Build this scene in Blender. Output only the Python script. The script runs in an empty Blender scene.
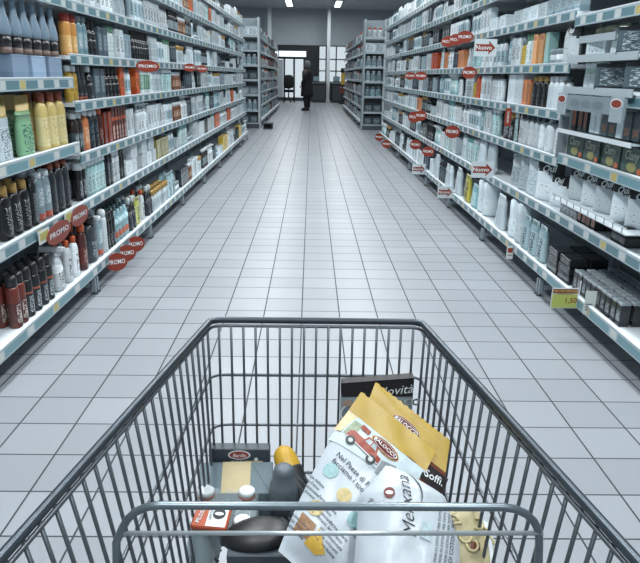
import bpy, math, random
from mathutils import Vector, Matrix
R = random.Random(7)
PI = math.pi
COL = bpy.context.scene.collection
sin, cos = math.sin, math.cos

# ------------------------------------------------------------------ materials
def lin(h):
    h = h.lstrip('#')
    v = [int(h[i:i+2], 16)/255 for i in (0, 2, 4)]
    return tuple((c/12.92 if c <= .04045 else ((c+.055)/1.055)**2.4) for c in v) + (1,)
MATS = {}
def mat(name, col, rough=.5, metal=0, alpha=1, spec=.5, emit=None, estr=1, noise=0, nscale=20, trans=0):
    if name in MATS: return MATS[name]
    m = bpy.data.materials.new(name); m.use_nodes = True
    nt = m.node_tree; b = nt.nodes['Principled BSDF']
    c = lin(col)
    b.inputs['Base Color'].default_value = c
    b.inputs['Roughness'].default_value = rough
    b.inputs['Metallic'].default_value = metal
    b.inputs['Specular IOR Level'].default_value = spec
    b.inputs['Alpha'].default_value = alpha
    b.inputs['Transmission Weight'].default_value = trans
    if emit:
        b.inputs['Emission Color'].default_value = lin(emit); b.inputs['Emission Strength'].default_value = estr
    if noise:
        tc = nt.nodes.new('ShaderNodeTexCoord'); n = nt.nodes.new('ShaderNodeTexNoise')
        n.inputs['Scale'].default_value = nscale; n.inputs['Detail'].default_value = 4
        nt.links.new(tc.outputs['Object'], n.inputs['Vector'])
        mx = nt.nodes.new('ShaderNodeMix'); mx.data_type = 'RGBA'
        mx.inputs[6].default_value = tuple(x*(1-noise) for x in c[:3]) + (1,)
        mx.inputs[7].default_value = tuple(min(1, x*(1+noise)) for x in c[:3]) + (1,)
        nt.links.new(n.outputs['Fac'], mx.inputs[0]); nt.links.new(mx.outputs[2], b.inputs['Base Color'])
    MATS[name] = m
    return m

def pack(name, base, label=None, ink=None, z0=.25, z1=.7, accent=None, a0=.1, a1=.2, rough=.24, seed=0, alpha=1, dens=.52):
    """printed packaging: base colour, a label band, blotchy print, an accent band; all in the object's own Generated space"""
    if name in MATS: return MATS[name]
    m = bpy.data.materials.new(name); m.use_nodes = True
    nt = m.node_tree; N = nt.nodes; L = nt.links; b = N['Principled BSDF']
    b.inputs['Roughness'].default_value = rough
    b.inputs['Alpha'].default_value = alpha
    tc = N.new('ShaderNodeTexCoord'); sp = N.new('ShaderNodeSeparateXYZ'); L.new(tc.outputs['Generated'], sp.inputs[0])
    def cmp(sock, op, v):
        n = N.new('ShaderNodeMath'); n.operation = op; L.new(sock, n.inputs[0]); n.inputs[1].default_value = v; return n.outputs[0]
    def mul(a, c):
        n = N.new('ShaderNodeMath'); n.operation = 'MULTIPLY'; L.new(a, n.inputs[0]); L.new(c, n.inputs[1]); return n.outputs[0]
    def band(s, lo, hi): return mul(cmp(s, 'GREATER_THAN', lo), cmp(s, 'LESS_THAN', hi))
    cur = None
    def mix(fac, colr):
        nonlocal cur
        n = N.new('ShaderNodeMix'); n.data_type = 'RGBA'; L.new(fac, n.inputs[0])
        if cur is None: n.inputs[6].default_value = lin(base)
        else: L.new(cur, n.inputs[6])
        n.inputs[7].default_value = lin(colr); cur = n.outputs[2]
    lab = band(sp.outputs[2], z0, z1)
    if label: mix(lab, label)
    if accent: mix(band(sp.outputs[2], a0, a1), accent)
    if ink:
        mp = N.new('ShaderNodeMapping'); L.new(tc.outputs['Generated'], mp.inputs[0])
        mp.inputs['Scale'].default_value = (4, 6, 24); mp.inputs['Location'].default_value = (seed*3.1, seed*1.7, seed)
        nz = N.new('ShaderNodeTexNoise'); nz.inputs['Scale'].default_value = 1.5; nz.inputs['Detail'].default_value = 4
        L.new(mp.outputs[0], nz.inputs['Vector'])
        f = mul(cmp(nz.outputs['Fac'], 'GREATER_THAN', dens), band(sp.outputs[2], z0+.04, z1-.04))
        f = mul(f, band(sp.outputs[1], .15, .85))
        mix(f, ink)
    if cur is None:
        rg = N.new('ShaderNodeRGB'); rg.outputs[0].default_value = lin(base); cur = rg.outputs[0]
    oi = N.new('ShaderNodeObjectInfo'); mr = N.new('ShaderNodeMapRange'); mr.inputs[3].default_value = .82; mr.inputs[4].default_value = 1.36
    L.new(oi.outputs['Random'], mr.inputs[0])
    mv = N.new('ShaderNodeMix'); mv.data_type = 'RGBA'; mv.blend_type = 'MULTIPLY'; mv.inputs[0].default_value = 1
    L.new(cur, mv.inputs[6]); L.new(mr.outputs[0], mv.inputs[7]); L.new(mv.outputs[2], b.inputs['Base Color'])
    MATS[name] = m
    return m

# ------------------------------------------------------------------ mesh builder
class MB:
    def __init__(s): s.v = []; s.f = []; s.m = []; s.sm = []
    def add(s, vs, fs, m, smooth=False):
        o = len(s.v); s.v += [tuple(p) for p in vs]
        for f in fs: s.f.append([i+o for i in f]); s.m.append(m); s.sm.append(smooth)
    def box(s, c, d, m, rot=None):
        x, y, z = d[0]/2, d[1]/2, d[2]/2
        vs = [Vector((a*x, b*y, e*z)) for a in (-1, 1) for b in (-1, 1) for e in (-1, 1)]
        if rot: vs = [rot @ v for v in vs]
        vs = [v + Vector(c) for v in vs]
        s.add(vs, [(0,1,3,2), (4,6,7,5), (0,4,5,1), (2,3,7,6), (0,2,6,4), (1,5,7,3)], m)
    def bbox(s, c, d, m, r=.003):
        """box with chamfered edges"""
        x, y, z = d[0]/2, d[1]/2, d[2]/2; r = min(r, x*.4, y*.4, z*.4)
        rings = []
        for zz, k in ((-z, r), (-z+r, 0), (z-r, 0), (z, r)):
            a, b = x-k, y-k; q = r if k == 0 else 0.0003
            rings.append([(c[0]+px, c[1]+py, c[2]+zz) for px, py in
                ((a, -b+q), (a, b-q), (a-q, b), (-a+q, b), (-a, b-q), (-a, -b+q), (-a+q, -b), (a-q, -b))])
        s.loft(rings, m, smooth=False)
    def loft(s, rings, m, caps=(True, True), smooth=True):
        n = len(rings[0]); o = len(s.v)
        for r in rings: s.v += [tuple(p) for p in r]
        for i in range(len(rings)-1):
            for j in range(n):
                k = (j+1) % n
                s.f.append([o+i*n+j, o+i*n+k, o+(i+1)*n+k, o+(i+1)*n+j]); s.m.append(m); s.sm.append(smooth)
        if caps[0]: s.f.append([o+j for j in range(n)][::-1]); s.m.append(m); s.sm.append(False)
        if caps[1]: s.f.append([o+(len(rings)-1)*n+j for j in range(n)]); s.m.append(m); s.sm.append(False)
    def rev(s, prof, m, seg=14, sx=1, sy=1, c=(0,0,0), p=2.0, smooth=True):
        """prof: (radius, z) list; superellipse section of power p"""
        rings = []
        for r, z in prof:
            ring = []
            for j in range(seg):
                a = 2*PI*j/seg + PI/seg; ca, sa = cos(a), sin(a)
                q = (abs(ca)**p + abs(sa)**p)**(-1/p)
                ring.append((c[0]+r*sx*ca*q, c[1]+r*sy*sa*q, c[2]+z))
            rings.append(ring)
        s.loft(rings, m, smooth=smooth)
    def tube(s, pts, r, m, seg=8, closed=False, rad=None):
        P = [Vector(p) for p in pts]; n = len(P); rings = []
        up = None
        for i in range(n):
            if closed: t = (P[(i+1) % n]-P[i-1])
            else: t = P[min(i+1, n-1)]-P[max(i-1, 0)]
            t.normalize()
            if up is None:
                up = Vector((0,0,1)) if abs(t.z) < .9 else Vector((0,1,0))
            a = (up - t*up.dot(t)).normalized(); b = t.cross(a); up = a
            rr = rad[i] if rad else r
            rings.append([P[i]+a*rr*cos(2*PI*j/seg)+b*rr*sin(2*PI*j/seg) for j in range(seg)])
        if closed: rings.append(rings[0])
        s.loft(rings, m, caps=(not closed, not closed))
    def xf(s, M):
        s.v = [tuple(M @ Vector(p)) for p in s.v]; return s
    def merge(s, o):
        k = len(s.v); s.v += o.v; s.f += [[i+k for i in f] for f in o.f]; s.m += o.m; s.sm += o.sm; return s
    def mesh(s, name):
        me = bpy.data.meshes.new(name); me.from_pydata(s.v, [], s.f)
        ms = []
        for x in s.m:
            if x not in ms: ms.append(x)
        for x in ms: me.materials.append(x)
        me.polygons.foreach_set('material_index', [ms.index(x) for x in s.m])
        me.polygons.foreach_set('use_smooth', s.sm)
        me.update(); return me
def link(name, me, parent=None, loc=None, rz=None):
    o = bpy.data.objects.new(name, me); COL.objects.link(o)
    if parent: o.parent = parent
    if loc is not None: o.location = loc
    if rz is not None: o.rotation_euler = (0, 0, rz)
    return o
def obj(name, mb, parent=None, loc=None, rz=None): return link(name, mb.mesh(name), parent, loc, rz)
def tag(o, label, cat, group=None, kind=None):
    if label: o['label'] = label
    if cat: o['category'] = cat
    if group: o['group'] = group
    if kind: o['kind'] = kind
    return o
def empty(name, label, cat, loc=(0,0,0), rz=0, group=None):
    o = bpy.data.objects.new(name, None); COL.objects.link(o); o.location = loc; o.rotation_euler = (0,0,rz)
    o.empty_display_size = .05
    return tag(o, label, cat, group)
def struct(name, mb, parent=None):
    o = obj(name, mb, parent)
    if parent is None: o['kind'] = 'structure'
    return o
def one_box(c, d, m): b = MB(); b.box(c, d, m); return b

# lettering: built-in font turned into mesh
TXT = {}
def text_geo(s, bold=0.0, shear=0.0, spacing=1.0):
    key = (s, bold, shear, spacing)
    if key in TXT: return TXT[key]
    cu = bpy.data.curves.new('lettering', 'FONT'); cu.body = s; cu.align_x = 'CENTER'; cu.align_y = 'CENTER'
    cu.size = 1; cu.resolution_u = 2; cu.offset = bold; cu.shear = shear; cu.space_character = spacing
    o = bpy.data.objects.new('lettering', cu); COL.objects.link(o)
    bpy.context.view_layer.update()
    me = bpy.data.meshes.new_from_object(o.evaluated_get(bpy.context.evaluated_depsgraph_get()))
    vs = [tuple(v.co) for v in me.vertices]; fs = [list(p.vertices) for p in me.polygons]
    bpy.data.objects.remove(o); bpy.data.curves.remove(cu); bpy.data.meshes.remove(me)
    TXT[key] = (vs, fs); return vs, fs
def text_mb(s, size, m, fn, bold=0.0, shear=0.0, rot=0.0, at=(0,0), spacing=1.0, stretch=1.0):
    """fn maps local (u,v) to 3D"""
    vs, fs = text_geo(s, bold, shear, spacing); b = MB()
    c, k = cos(rot), sin(rot)
    b.add([fn(at[0]+(x*stretch*c-y*k)*size, at[1]+(x*stretch*k+y*c)*size) for x, y, z in vs], fs, m); return b
def disc(fn, at, ru, rv, m, n=24, rot=0.0, inner=0.0):
    b = MB(); c, k = cos(rot), sin(rot)
    def P(a, q): x, y = ru*q*cos(a), rv*q*sin(a); return fn(at[0]+x*c-y*k, at[1]+x*k+y*c)
    n = 32; K = 8; vs = []; fs = []
    if inner == 0:
        vs.append(P(0, 0))
        for r in range(1, K+1):
            for j in range(n): vs.append(P(2*PI*j/n, r/K))
        for j in range(n): fs.append((0, 1+j, 1+(j+1) % n))
        for r in range(K-1):
            for j in range(n):
                a = 1+r*n+j; d = 1+r*n+(j+1) % n; fs.append((a, a+n, d+n, d))
    else:
        for q in (inner, 1):
            for j in range(n): vs.append(P(2*PI*j/n, q))
        for j in range(n): fs.append((j, n+j, n+(j+1) % n, (j+1) % n))
    b.add(vs, fs, m); return b
def patch(fn, poly, m, n=6):
    """quad patch from four local corners, subdivided so that it follows the surface"""
    b = MB(); vs = []; fs = []
    for i in range(n+1):
        for j in range(n+1):
            s, t = i/n, j/n
            u = (1-s)*((1-t)*poly[0][0]+t*poly[3][0])+s*((1-t)*poly[1][0]+t*poly[2][0])
            v = (1-s)*((1-t)*poly[0][1]+t*poly[3][1])+s*((1-t)*poly[1][1]+t*poly[2][1])
            vs.append(fn(u, v))
    for i in range(n):
        for j in range(n):
            a = i*(n+1)+j; fs.append((a, a+n+1, a+n+2, a+1))
    b.add(vs, fs, m); return b

# ------------------------------------------------------------------ camera (solved from the floor tiles)
H = 1.2439
TH, RO, YAW = .3073, .0170, .0178
cam = bpy.data.objects.new('camera', bpy.data.cameras.new('camera')); COL.objects.link(cam)
cy_, sy_ = cos(YAW), sin(YAW)
r1 = Vector((cy_, -sy_, 0)); fy = Vector((sy_, cy_, 0))
fw = fy*cos(TH) + Vector((0,0,-sin(TH))); up = fy*sin(TH) + Vector((0,0,cos(TH)))
rt = r1*cos(RO) + up*sin(RO); up2 = up*cos(RO) - r1*sin(RO)
M = Matrix.Identity(4)
for i in range(3): M[i][0] = rt[i]; M[i][1] = up2[i]; M[i][2] = -fw[i]
M[2][3] = H
cam.matrix_world = M
cam.data.sensor_width = 36; cam.data.sensor_fit = 'HORIZONTAL'; cam.data.lens = 36*650/640
cam.data.clip_start = .02; cam.data.clip_end = 100
bpy.context.scene.camera = cam

# ------------------------------------------------------------------ room
def floor_mat():
    m = bpy.data.materials.new('glazed_floor_tile'); m.use_nodes = True
    nt = m.node_tree; N = nt.nodes; L = nt.links; b = N['Principled BSDF']
    tc = N.new('ShaderNodeTexCoord'); mp = N.new('ShaderNodeMapping')
    mp.inputs['Location'].default_value = (.4469+.205*40, -1.7343+.205*60, 0)
    L.new(tc.outputs['Object'], mp.inputs[0])
    br = N.new('ShaderNodeTexBrick'); L.new(mp.outputs[0], br.inputs['Vector'])
    br.offset = 0; br.squash = 1
    for k, v in (('Scale', 1), ('Mortar Size', .0033), ('Mortar Smooth', .15), ('Bias', -.35), ('Brick Width', .205), ('Row Height', .205)):
        br.inputs[k].default_value = v
    br.inputs['Color1'].default_value = lin('#8b9096'); br.inputs['Color2'].default_value = lin('#979ca2')
    br.inputs['Mortar'].default_value = lin('#30363b')
    n = N.new('ShaderNodeTexNoise'); n.inputs['Scale'].default_value = 1.1; n.inputs['Detail'].default_value = 5
    L.new(tc.outputs['Object'], n.inputs['Vector'])
    rp = N.new('ShaderNodeMapRange'); rp.inputs[3].default_value = .88; rp.inputs[4].default_value = 1.06
    L.new(n.outputs['Fac'], rp.inputs[0])
    mx = N.new('ShaderNodeMix'); mx.data_type = 'RGBA'; mx.blend_type = 'MULTIPLY'; mx.inputs[0].default_value = 1
    L.new(br.outputs['Color'], mx.inputs[6]); L.new(rp.outputs[0], mx.inputs[7]); L.new(mx.outputs[2], b.inputs['Base Color'])
    rr = N.new('ShaderNodeMapRange'); rr.inputs[3].default_value = .34; rr.inputs[4].default_value = .7
    L.new(br.outputs['Fac'], rr.inputs[0]); L.new(rr.outputs[0], b.inputs['Roughness'])
    bp = N.new('ShaderNodeBump'); bp.inputs['Strength'].default_value = .25; bp.inputs['Distance'].default_value = .002; bp.invert = True
    L.new(br.outputs['Fac'], bp.inputs['Height']); L.new(bp.outputs[0], b.inputs['Normal'])
    b.inputs['Specular IOR Level'].default_value = .4
    return m
FM = floor_mat()
XW0, XW1, YW0, YW1, ZC = -4.6, 4.8, -3.0, 34.0, 4.3
b = MB(); b.add([(XW0,YW0,0),(XW1,YW0,0),(XW1,YW1+4,0),(XW0,YW1+4,0)], [(0,1,2,3)], FM); struct('floor', b)
wallm = mat('painted_wall', '#aab4ba', .8, noise=.06, nscale=3)
ceilm = mat('ceiling_panel', '#c9d0d4', .9, noise=.04, nscale=2)
darkwall = mat('dark_wall', '#24282c', .6, noise=.1, nscale=4)
greyp = mat('grey_panel', '#b0bac0', .6, noise=.05, nscale=3)
struct('ceiling', one_box(((XW0+XW1)/2, 17, ZC+.05), (XW1-XW0, 42, .1), ceilm))
struct('wall_left', one_box((XW0-.05, 15.5, ZC/2), (.1, 37, ZC), wallm))
struct('wall_right', one_box((XW1+.05, 15.5, ZC/2), (.1, 37, ZC), wallm))
struct('wall_front', one_box(((XW0+XW1)/2, YW0-.05, ZC/2), (XW1-XW0, .1, ZC), wallm))
# far wall: bulkhead above, dark recess, glazed openings
b = MB()
b.box(((XW0+XW1)/2, YW1, 3.48), (XW1-XW0, .12, 1.64), greyp)
b.box(((XW0+XW1)/2, YW1-.08, 2.66), (XW1-XW0, .06, .05), wallm)
struct('wall_back', b)
b = MB()
b.box((-1.0, YW1, 2.5), (2.0, .1, .32), darkwall)
b.box((-3.3, YW1, 1.33), (2.6, .1, 2.66), darkwall)
b.box((.02, YW1-.03, 1.33), (.66, .14, 2.66), darkwall)
b.box((3.3, YW1, 1.33), (3.0, .1, 2.66), greyp)
b.box((.98, YW1, .45), (1.7, .1, .9), darkwall)
struct('trim_1', b)
glassm = mat('window_glass', '#dfe8ec', .05, alpha=.25)
framem = mat('dark_frame', '#3c4348', .5)
# glazed double door
b = MB()
for x in (-1.86, -1.35, -.86, -.36): b.box((x, YW1, 1.0), (.09, .08, 2.0), framem)
b.box((-1.1, YW1, 2.03), (1.6, .08, .1), framem); b.box((-1.1, YW1, .08), (1.6, .08, .16), framem)
b.box((-1.62, YW1, 1.0), (.42, .05, 1.9), greyp)
d = struct('door_1', b)
b = MB(); b.box((-1.1, YW1+.01, 1.0), (.42, .01, 1.9), glassm); b.box((-.61, YW1+.01, 1.0), (.42, .01, 1.9), glassm); obj('door_pane', b, d)
b = MB(); b.tube([(-.9, YW1-.08, .8), (-.9, YW1-.08, 1.3)], .015, wallm, 6); obj('door_handle', b, d)
# shop window with dark frame
b = MB()
for x in (.36, .72, 1.22, 1.80): b.box((x, YW1, 1.78), (.06, .08, 1.76), framem)
for z in (.93, 1.45, 2.0, 2.62): b.box((1.08, YW1, z), (1.5, .06, .05), framem)
w = struct('window_1', b)
b = MB()
for x0, x1 in ((.39, .69), (.75, 1.19), (1.25, 1.77)): b.box(((x0+x1)/2, YW1+.01, 1.78), (x1-x0, .01, 1.66), glassm)
obj('window_pane', b, w)
# illuminated sign over the door
sg = empty('light_box', 'long white illuminated panel above the glazed door at the far end', 'sign', (-.93, YW1-.12, 2.22))
obj('housing', one_box((0, 0, 0), (1.4, .1, .32), framem), sg)
obj('lit_panel', one_box((0, -.055, 0), (1.32, .02, .26), mat('lit_panel', '#e8f0f2', .4, emit='#e6f2f4', estr=1.0)), sg)
# columns
colm = mat('white_column', '#ccd4d8', .5, noise=.04, nscale=3)
b = MB(); b.box((0, 0, ZC/2), (.15, .15, ZC), colm); b.box((0, 0, .06), (.19, .19, .12), colm)
o = obj('column', b, None, (.80, 32.6, 0)); tag(o, 'slim white column beside the dark counter at the aisle end', 'column')
b = MB(); b.box((0, 0, ZC/2), (.17, .17, ZC), colm)
o = obj('column', b, None, (-2.0, 33.0, 0)); tag(o, 'slim pale column behind the left far shelves, against grey bulkhead', 'column')

# counters, chair and hanging jacket at the far end
cdark = mat('counter_dark', '#23282d', .45, noise=.1, nscale=6); ctop = mat('counter_top', '#5d666c', .3)
def counter(x, y, w, label):
    t = empty('checkout_counter', label, 'counter', (x, y, 0))
    b = MB(); b.box((0, 0, .44), (w, .6, .86), cdark); b.box((0, -.305, .45), (w*.94, .02, .7), mat('counter_panel', '#30363c', .5)); obj('body', b, t)
    obj('countertop', one_box((0, -.02, .9), (w+.06, .7, .05), ctop), t)
    b = MB(); b.box((-w*.2, 0, 1.08), (.3, .06, .24), cdark); b.box((-w*.2, .02, .95), (.06, .06, .06), cdark); b.box((-w*.2, -.035, 1.08), (.26, .01, .2), mat('screen_glow', '#6f8790', .3)); obj('monitor', b, t)
counter(.36, 32.4, .66, 'dark counter left of the slim white column at the aisle end')
counter(1.32, 32.4, .62, 'dark counter right of the slim white column at the aisle end')
t = empty('office_chair', 'black swivel chair standing near the glazed door at the far end', 'chair', (-1.05, 31.6, 0))
fabric = mat('black_fabric', '#15171a', .9, noise=.2, nscale=30)
b = MB(); b.rev([(.05,.62),(.22,.68),(.25,.85),(.24,1.1),(.16,1.22),(.02,1.24)], fabric, 14, sx=1, sy=.3, c=(0,-.2,0)); obj('backrest', b, t)
b = MB(); b.rev([(.2,.46),(.25,.5),(.24,.56),(.18,.58)], fabric, 14); obj('seat', b, t)
b = MB(); b.tube([(0,0,.1),(0,0,.47)], .03, framem); b.tube([(0,-.02,.5),(0,-.2,.7)], .02, framem); obj('gas_column', b, t)
for k in range(5):
    a = 2*PI*k/5; b = MB(); b.tube([(0,0,.12),(.28*cos(a),.28*sin(a),.07)], .02, framem, 6); b.rev([(.02,0),(.03,.03),(.02,.06)], framem, 8, c=(.28*cos(a),.28*sin(a),0)); obj('leg', b, t)
t = empty('display_stand', 'stand with a yellow packet and dark goods by the right counter', 'stand', (1.42, 30.6, 0))
b = MB(); b.box((0,0,.04), (.3,.3,.08), cdark); b.tube([(0,0,.05),(0,0,1.5)], .025, framem); obj('post', b, t)
b = MB(); b.bbox((0,-.04,1.1), (.18,.1,.5), mat('yellow_packet','#c9a63c',.5), .02); obj('yellow_packet', b, t)
b = MB(); b.bbox((0,-.04,1.46), (.2,.12,.2), fabric, .03); b.bbox((0,-.04,.6), (.28,.12,.3), mat('rust_pack','#6a3a2c',.5), .02); obj('dark_packet', b, t)

# ------------------------------------------------------------------ lights
def area(name, loc, sx, sy, e, col=(.95,.985,1.0), rot=(0,0,0)):
    l = bpy.data.lights.new(name, 'AREA'); l.shape = 'RECTANGLE'; l.size = sx; l.size_y = sy; l.energy = e; l.color = col
    o = bpy.data.objects.new(name, l); COL.objects.link(o); o.location = loc; o.rotation_euler = rot; return o
lm = mat('lamp_diffuser', '#eef4f6', .4, emit='#eaf4f8', estr=3)
k = 0
for y, e in ((-1.2, 80), (2.6, 112), (6.4, 92), (10.2, 76), (14.4, 60), (19.5, 50), (25, 54), (30.5, 60)):
    for x in (-1.0, 1.13):
        area('ceiling_lamp_light', (x, y, ZC-.18), .5, 2.4, e)
        t = empty('ceiling_lamp', 'long fluorescent ceiling lamp in the %s row over the aisle' % ('left' if x < 0 else 'right'), 'lamp', (x, y, ZC), group='fluorescent lamps of the %s row' % ('left' if x < 0 else 'right'))
        obj('housing', one_box((0,0,-.05), (.3,2.4,.1), wallm), t)
        obj('diffuser', one_box((0,0,-.115), (.24,2.3,.03), lm), t)
wd = bpy.data.worlds.new('world'); bpy.context.scene.world = wd; wd.use_nodes = True
wd.node_tree.nodes['Background'].inputs[0].default_value = (.78, .88, .95, 1)
wd.node_tree.nodes['Background'].inputs[1].default_value = 1.15

# ------------------------------------------------------------------ shelving
def rail_mat(name, c1, c2, period=.19, tick=.32):
    """price rail: coloured inserts with pale paper tickets between them"""
    m = bpy.data.materials.new(name); m.use_nodes = True
    N = m.node_tree.nodes; L = m.node_tree.links; bs = N['Principled BSDF']; bs.inputs['Roughness'].default_value = .25
    tc = N.new('ShaderNodeTexCoord'); sp = N.new('ShaderNodeSeparateXYZ'); L.new(tc.outputs['Object'], sp.inputs[0])
    def mth(op, a, b=None):
        n = N.new('ShaderNodeMath'); n.operation = op
        for q, v in ((0, a), (1, b)):
            if v is None: continue
            if isinstance(v, (int, float)): n.inputs[q].default_value = v
            else: L.new(v, n.inputs[q])
        return n.outputs[0]
    a = mth('ADD', mth('DIVIDE', sp.outputs[1], period), 50.0); fr = mth('FRACT', a); ci = mth('FLOOR', a)
    wn = N.new('ShaderNodeTexWhiteNoise'); wn.noise_dimensions = '1D'; L.new(ci, wn.inputs['W'])
    zb = mth('MULTIPLY', mth('GREATER_THAN', sp.outputs[2], -.019), mth('LESS_THAN', sp.outputs[2], .017))
    ins = mth('MULTIPLY', mth('MULTIPLY', mth('GREATER_THAN', fr, tick+.04), mth('LESS_THAN', fr, .97)), zb)
    tk = mth('MULTIPLY', mth('MULTIPLY', mth('GREATER_THAN', fr, .03), mth('LESS_THAN', fr, tick)), zb)
    def mx(f, c0, c):
        n = N.new('ShaderNodeMix'); n.data_type = 'RGBA'; L.new(f, n.inputs[0])
        if isinstance(c0, str): n.inputs[6].default_value = lin(c0)
        else: L.new(c0, n.inputs[6])
        if isinstance(c, str): n.inputs[7].default_value = lin(c)
        else: L.new(c, n.inputs[7])
        return n.outputs[2]
    c = mx(ins, '#9fb0b7', c1)
    t2 = mx(mth('GREATER_THAN', wn.outputs['Value'], .72), c2, '#b9ab6c')
    c = mx(tk, c, t2); L.new(c, bs.inputs['Base Color']); return m
RAIL = rail_mat('price_rail_teal', '#5d7f88', '#bcc3c2', .2, .30)
RAILB = rail_mat('price_rail_long', '#6d949d', '#c3c8c4', .3, .22)
shm = mat('shelf_enamel', '#d9e1e6', .35, noise=.03, nscale=4); upm = mat('shelf_upright', '#9aa6ad', .4); bkm = mat('shelf_back', '#8d989f', .6, noise=.05, nscale=3)
footm = mat('shelf_foot', '#8e9aa1', .4)
BAY = 1.36; Y0L = 2.29; Y0R = 2.35
ORD = ['nearest','second','third','fourth','fifth','sixth','seventh','eighth','ninth']
LV = {'L': [.165, .535, .80, 1.08, 1.325, 1.595, 1.855, 2.11], 'R': [.18, .515, .815, 1.07, 1.325, 1.595, 1.855, 2.11]}
LV0 = {'L': [.165, .535, .865, 1.205, 1.60, 1.86], 'R': [.18, .515, .84, 1.175, 1.56, 1.86]}
FACE = {'L': -1.25, 'R': 1.385}
def face(side, lvl): s = 1 if side == 'L' else -1; return FACE[side] + (.015*s if lvl == 0 else -.02*s)
_shelf_cache = {}
def shelving(side, i, y0, levels, label, group, top=2.25, length=BAY, fx=None, depth=.46):
    s = 1 if side == 'L' else -1
    fx = FACE[side] if fx is None else fx
    t = empty('shelving_unit', label, 'shelf', (fx, y0+length/2, 0), 0 if side == 'L' else PI, group)
    key = (tuple(levels), top, length, depth)
    if key not in _shelf_cache:
        P = []
        P.append(('back_panel', one_box((-depth-.01, 0, (top+.1)/2), (.015, length-.01, top-.1), bkm)))
        for e in (-1, 1):
            b = MB(); b.box((-depth+.02, e*(length/2-.018), top/2), (.05, .03, top), upm)
            P.append(('upright', b))
        for e in (-1, 1):
            b = MB(); b.box((-depth/2-.01, e*(length/2-.02), .055), (depth-.03, .03, .03), upm); b.box((-.005, e*(length/2-.02), .05), (.02, .02, .10), footm); b.rev([(.017,0),(.017,.012)], framem, 10, c=(0, e*(length/2-.02), 0))
            P.append(('foot', b))
        for n, z in enumerate(levels):
            f = .015 if n == 0 else -.02
            b = MB(); b.box(((f-depth)/2, 0, z-.012), (depth+f-.012, length-.006, .02), shm)
            for e in (-1, 1): b.box((-depth+.16, e*(length/2-.008), z-.05), (.28, .004, .06), upm)
            r = MB(); r.box((0, 0, 0), (.008, length-.004, .052), RAILB if n in (0, 2) and levels[2] > .83 else RAIL); r.box((-.006, 0, .028), (.02, length-.004, .006), shm)
            P.append(('shelf', b, r, (f-.002, z-.022)))
        _shelf_cache[key] = [(p[0], p[1].mesh(p[0])) + ((p[2].mesh('price_rail'), p[3]) if len(p) > 2 else ()) for p in P]
    for p in _shelf_cache[key]:
        o = link(p[0], p[1], t)
        if len(p) > 2: link('price_rail', p[2], o, (p[3][0], 0, p[3][1]))
    return t
SIDE = {'L': 'left', 'R': 'right'}
NB = 8
for side in 'LR':
    for i in range(NB):
        y0 = (Y0L if side == 'L' else Y0R) + i*BAY
        lv = (LV0 if i == 0 else LV)[side]
        shelving(side, i, y0, lv, 'white metal shelving bay with price rails, %s bay on the %s of the aisle' % (ORD[i], SIDE[side]), 'shelving bays along the %s of the aisle' % SIDE[side], top=2.3)

# ------------------------------------------------------------------ products
def bottle(w, d, h, m, cm, ch=.035, cw=.6, p=2.6, waist=0, taper=0, shoulder=.16, neck=.0):
    hb = h-ch; a = w/2; sx = d/w; b = MB()
    pr = [(a*.9, 0), (a*(1-taper), .006), (a*(1-taper*.5-waist*.3), hb*.3), (a*(1-waist), hb*.5), (a, hb*.72), (a*.97, hb*(1-shoulder)), (a*.8, hb*(1-shoulder*.45)), (a*cw*.9, hb*(1-neck)), (a*cw*.8, hb)]
    b.rev(pr, m, 14, sx=sx, p=p)
    c = MB(); q = min(a, d/2)*cw/ .8 if d < w*.7 else a*cw
    c.rev([(q, hb-.001), (q, hb+ch*.85), (q*.86, h)], cm, 12)
    return [('body', b), ('cap', c)]
def straight(w, h, m, cm, ch=.05, dome=.3):
    a = w/2; b = MB(); hb = h-ch
    b.rev([(a*.92, 0), (a, .004), (a, hb*.94), (a*.88, hb)], m, 14)
    c = MB(); c.rev([(a*.9, hb), (a*.9, hb+ch*(1-dome)), (a*.7, h-ch*dome*.25), (a*.35, h)], cm, 12)
    return [('body', b), ('cap', c)]
def carton(w, d, h, m, cm=None):
    b = MB(); b.bbox((0, 0, h/2), (d, w, h), m, .002); 
    if cm:
        c = MB(); c.bbox((0, 0, h+.004), (d*.96, w*.96, .012), cm, .002); return [('body', b), ('lid', c)]
    return [('body', b)]
def tubep(w, d, h, m, cm, ch=.025):
    b = MB(); rings = []
    for t in (0, .15, .4, .7, .92, 1):
        z = ch+(h-ch)*t; rx = d/2*(1-t)**.8+.0015; ry = w/2*(.8+.2*t)
        rings.append([(rx*cos(2*PI*j/12+PI/12), ry*sin(2*PI*j/12+PI/12), z) for j in range(12)])
    b.loft(rings, m); c = MB(); c.rev([(d/2*.95, 0), (d/2*.98, ch)], cm, 12)
    return [('body', b), ('cap', c)]
def pumpb(w, d, h, m, cm):
    r = bottle(w, d, h*.78, m, cm, ch=.02, cw=.5)
    c = r[1][1]; a = w*.16
    c.rev([(a*.5, h*.77), (a*.5, h*.92)], cm, 8); c.rev([(a*1.2, h*.92), (a*1.2, h*.98), (a*.6, h)], cm, 10); c.box((w*.28, 0, h*.945), (w*.55, .008, .008), cm)
    return [('body', r[0][1]), ('pump', c)]
def trigb(w, d, h, m, cm):
    r = bottle(w, d, h*.8, m, cm, ch=.02, cw=.45, taper=-.08, shoulder=.35)
    c = r[1][1]
    c.box((.01, 0, h*.88), (w*.75, w*.28, h*.1), cm); c.box((w*.5, 0, h*.9), (w*.35, w*.16, h*.05), cm); c.box((w*.3, 0, h*.79), (.008, w*.14, h*.1), cm, Matrix.Rotation(.4, 3, 'Y'))
    return [('body', r[0][1]), ('trigger', c)]
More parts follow.
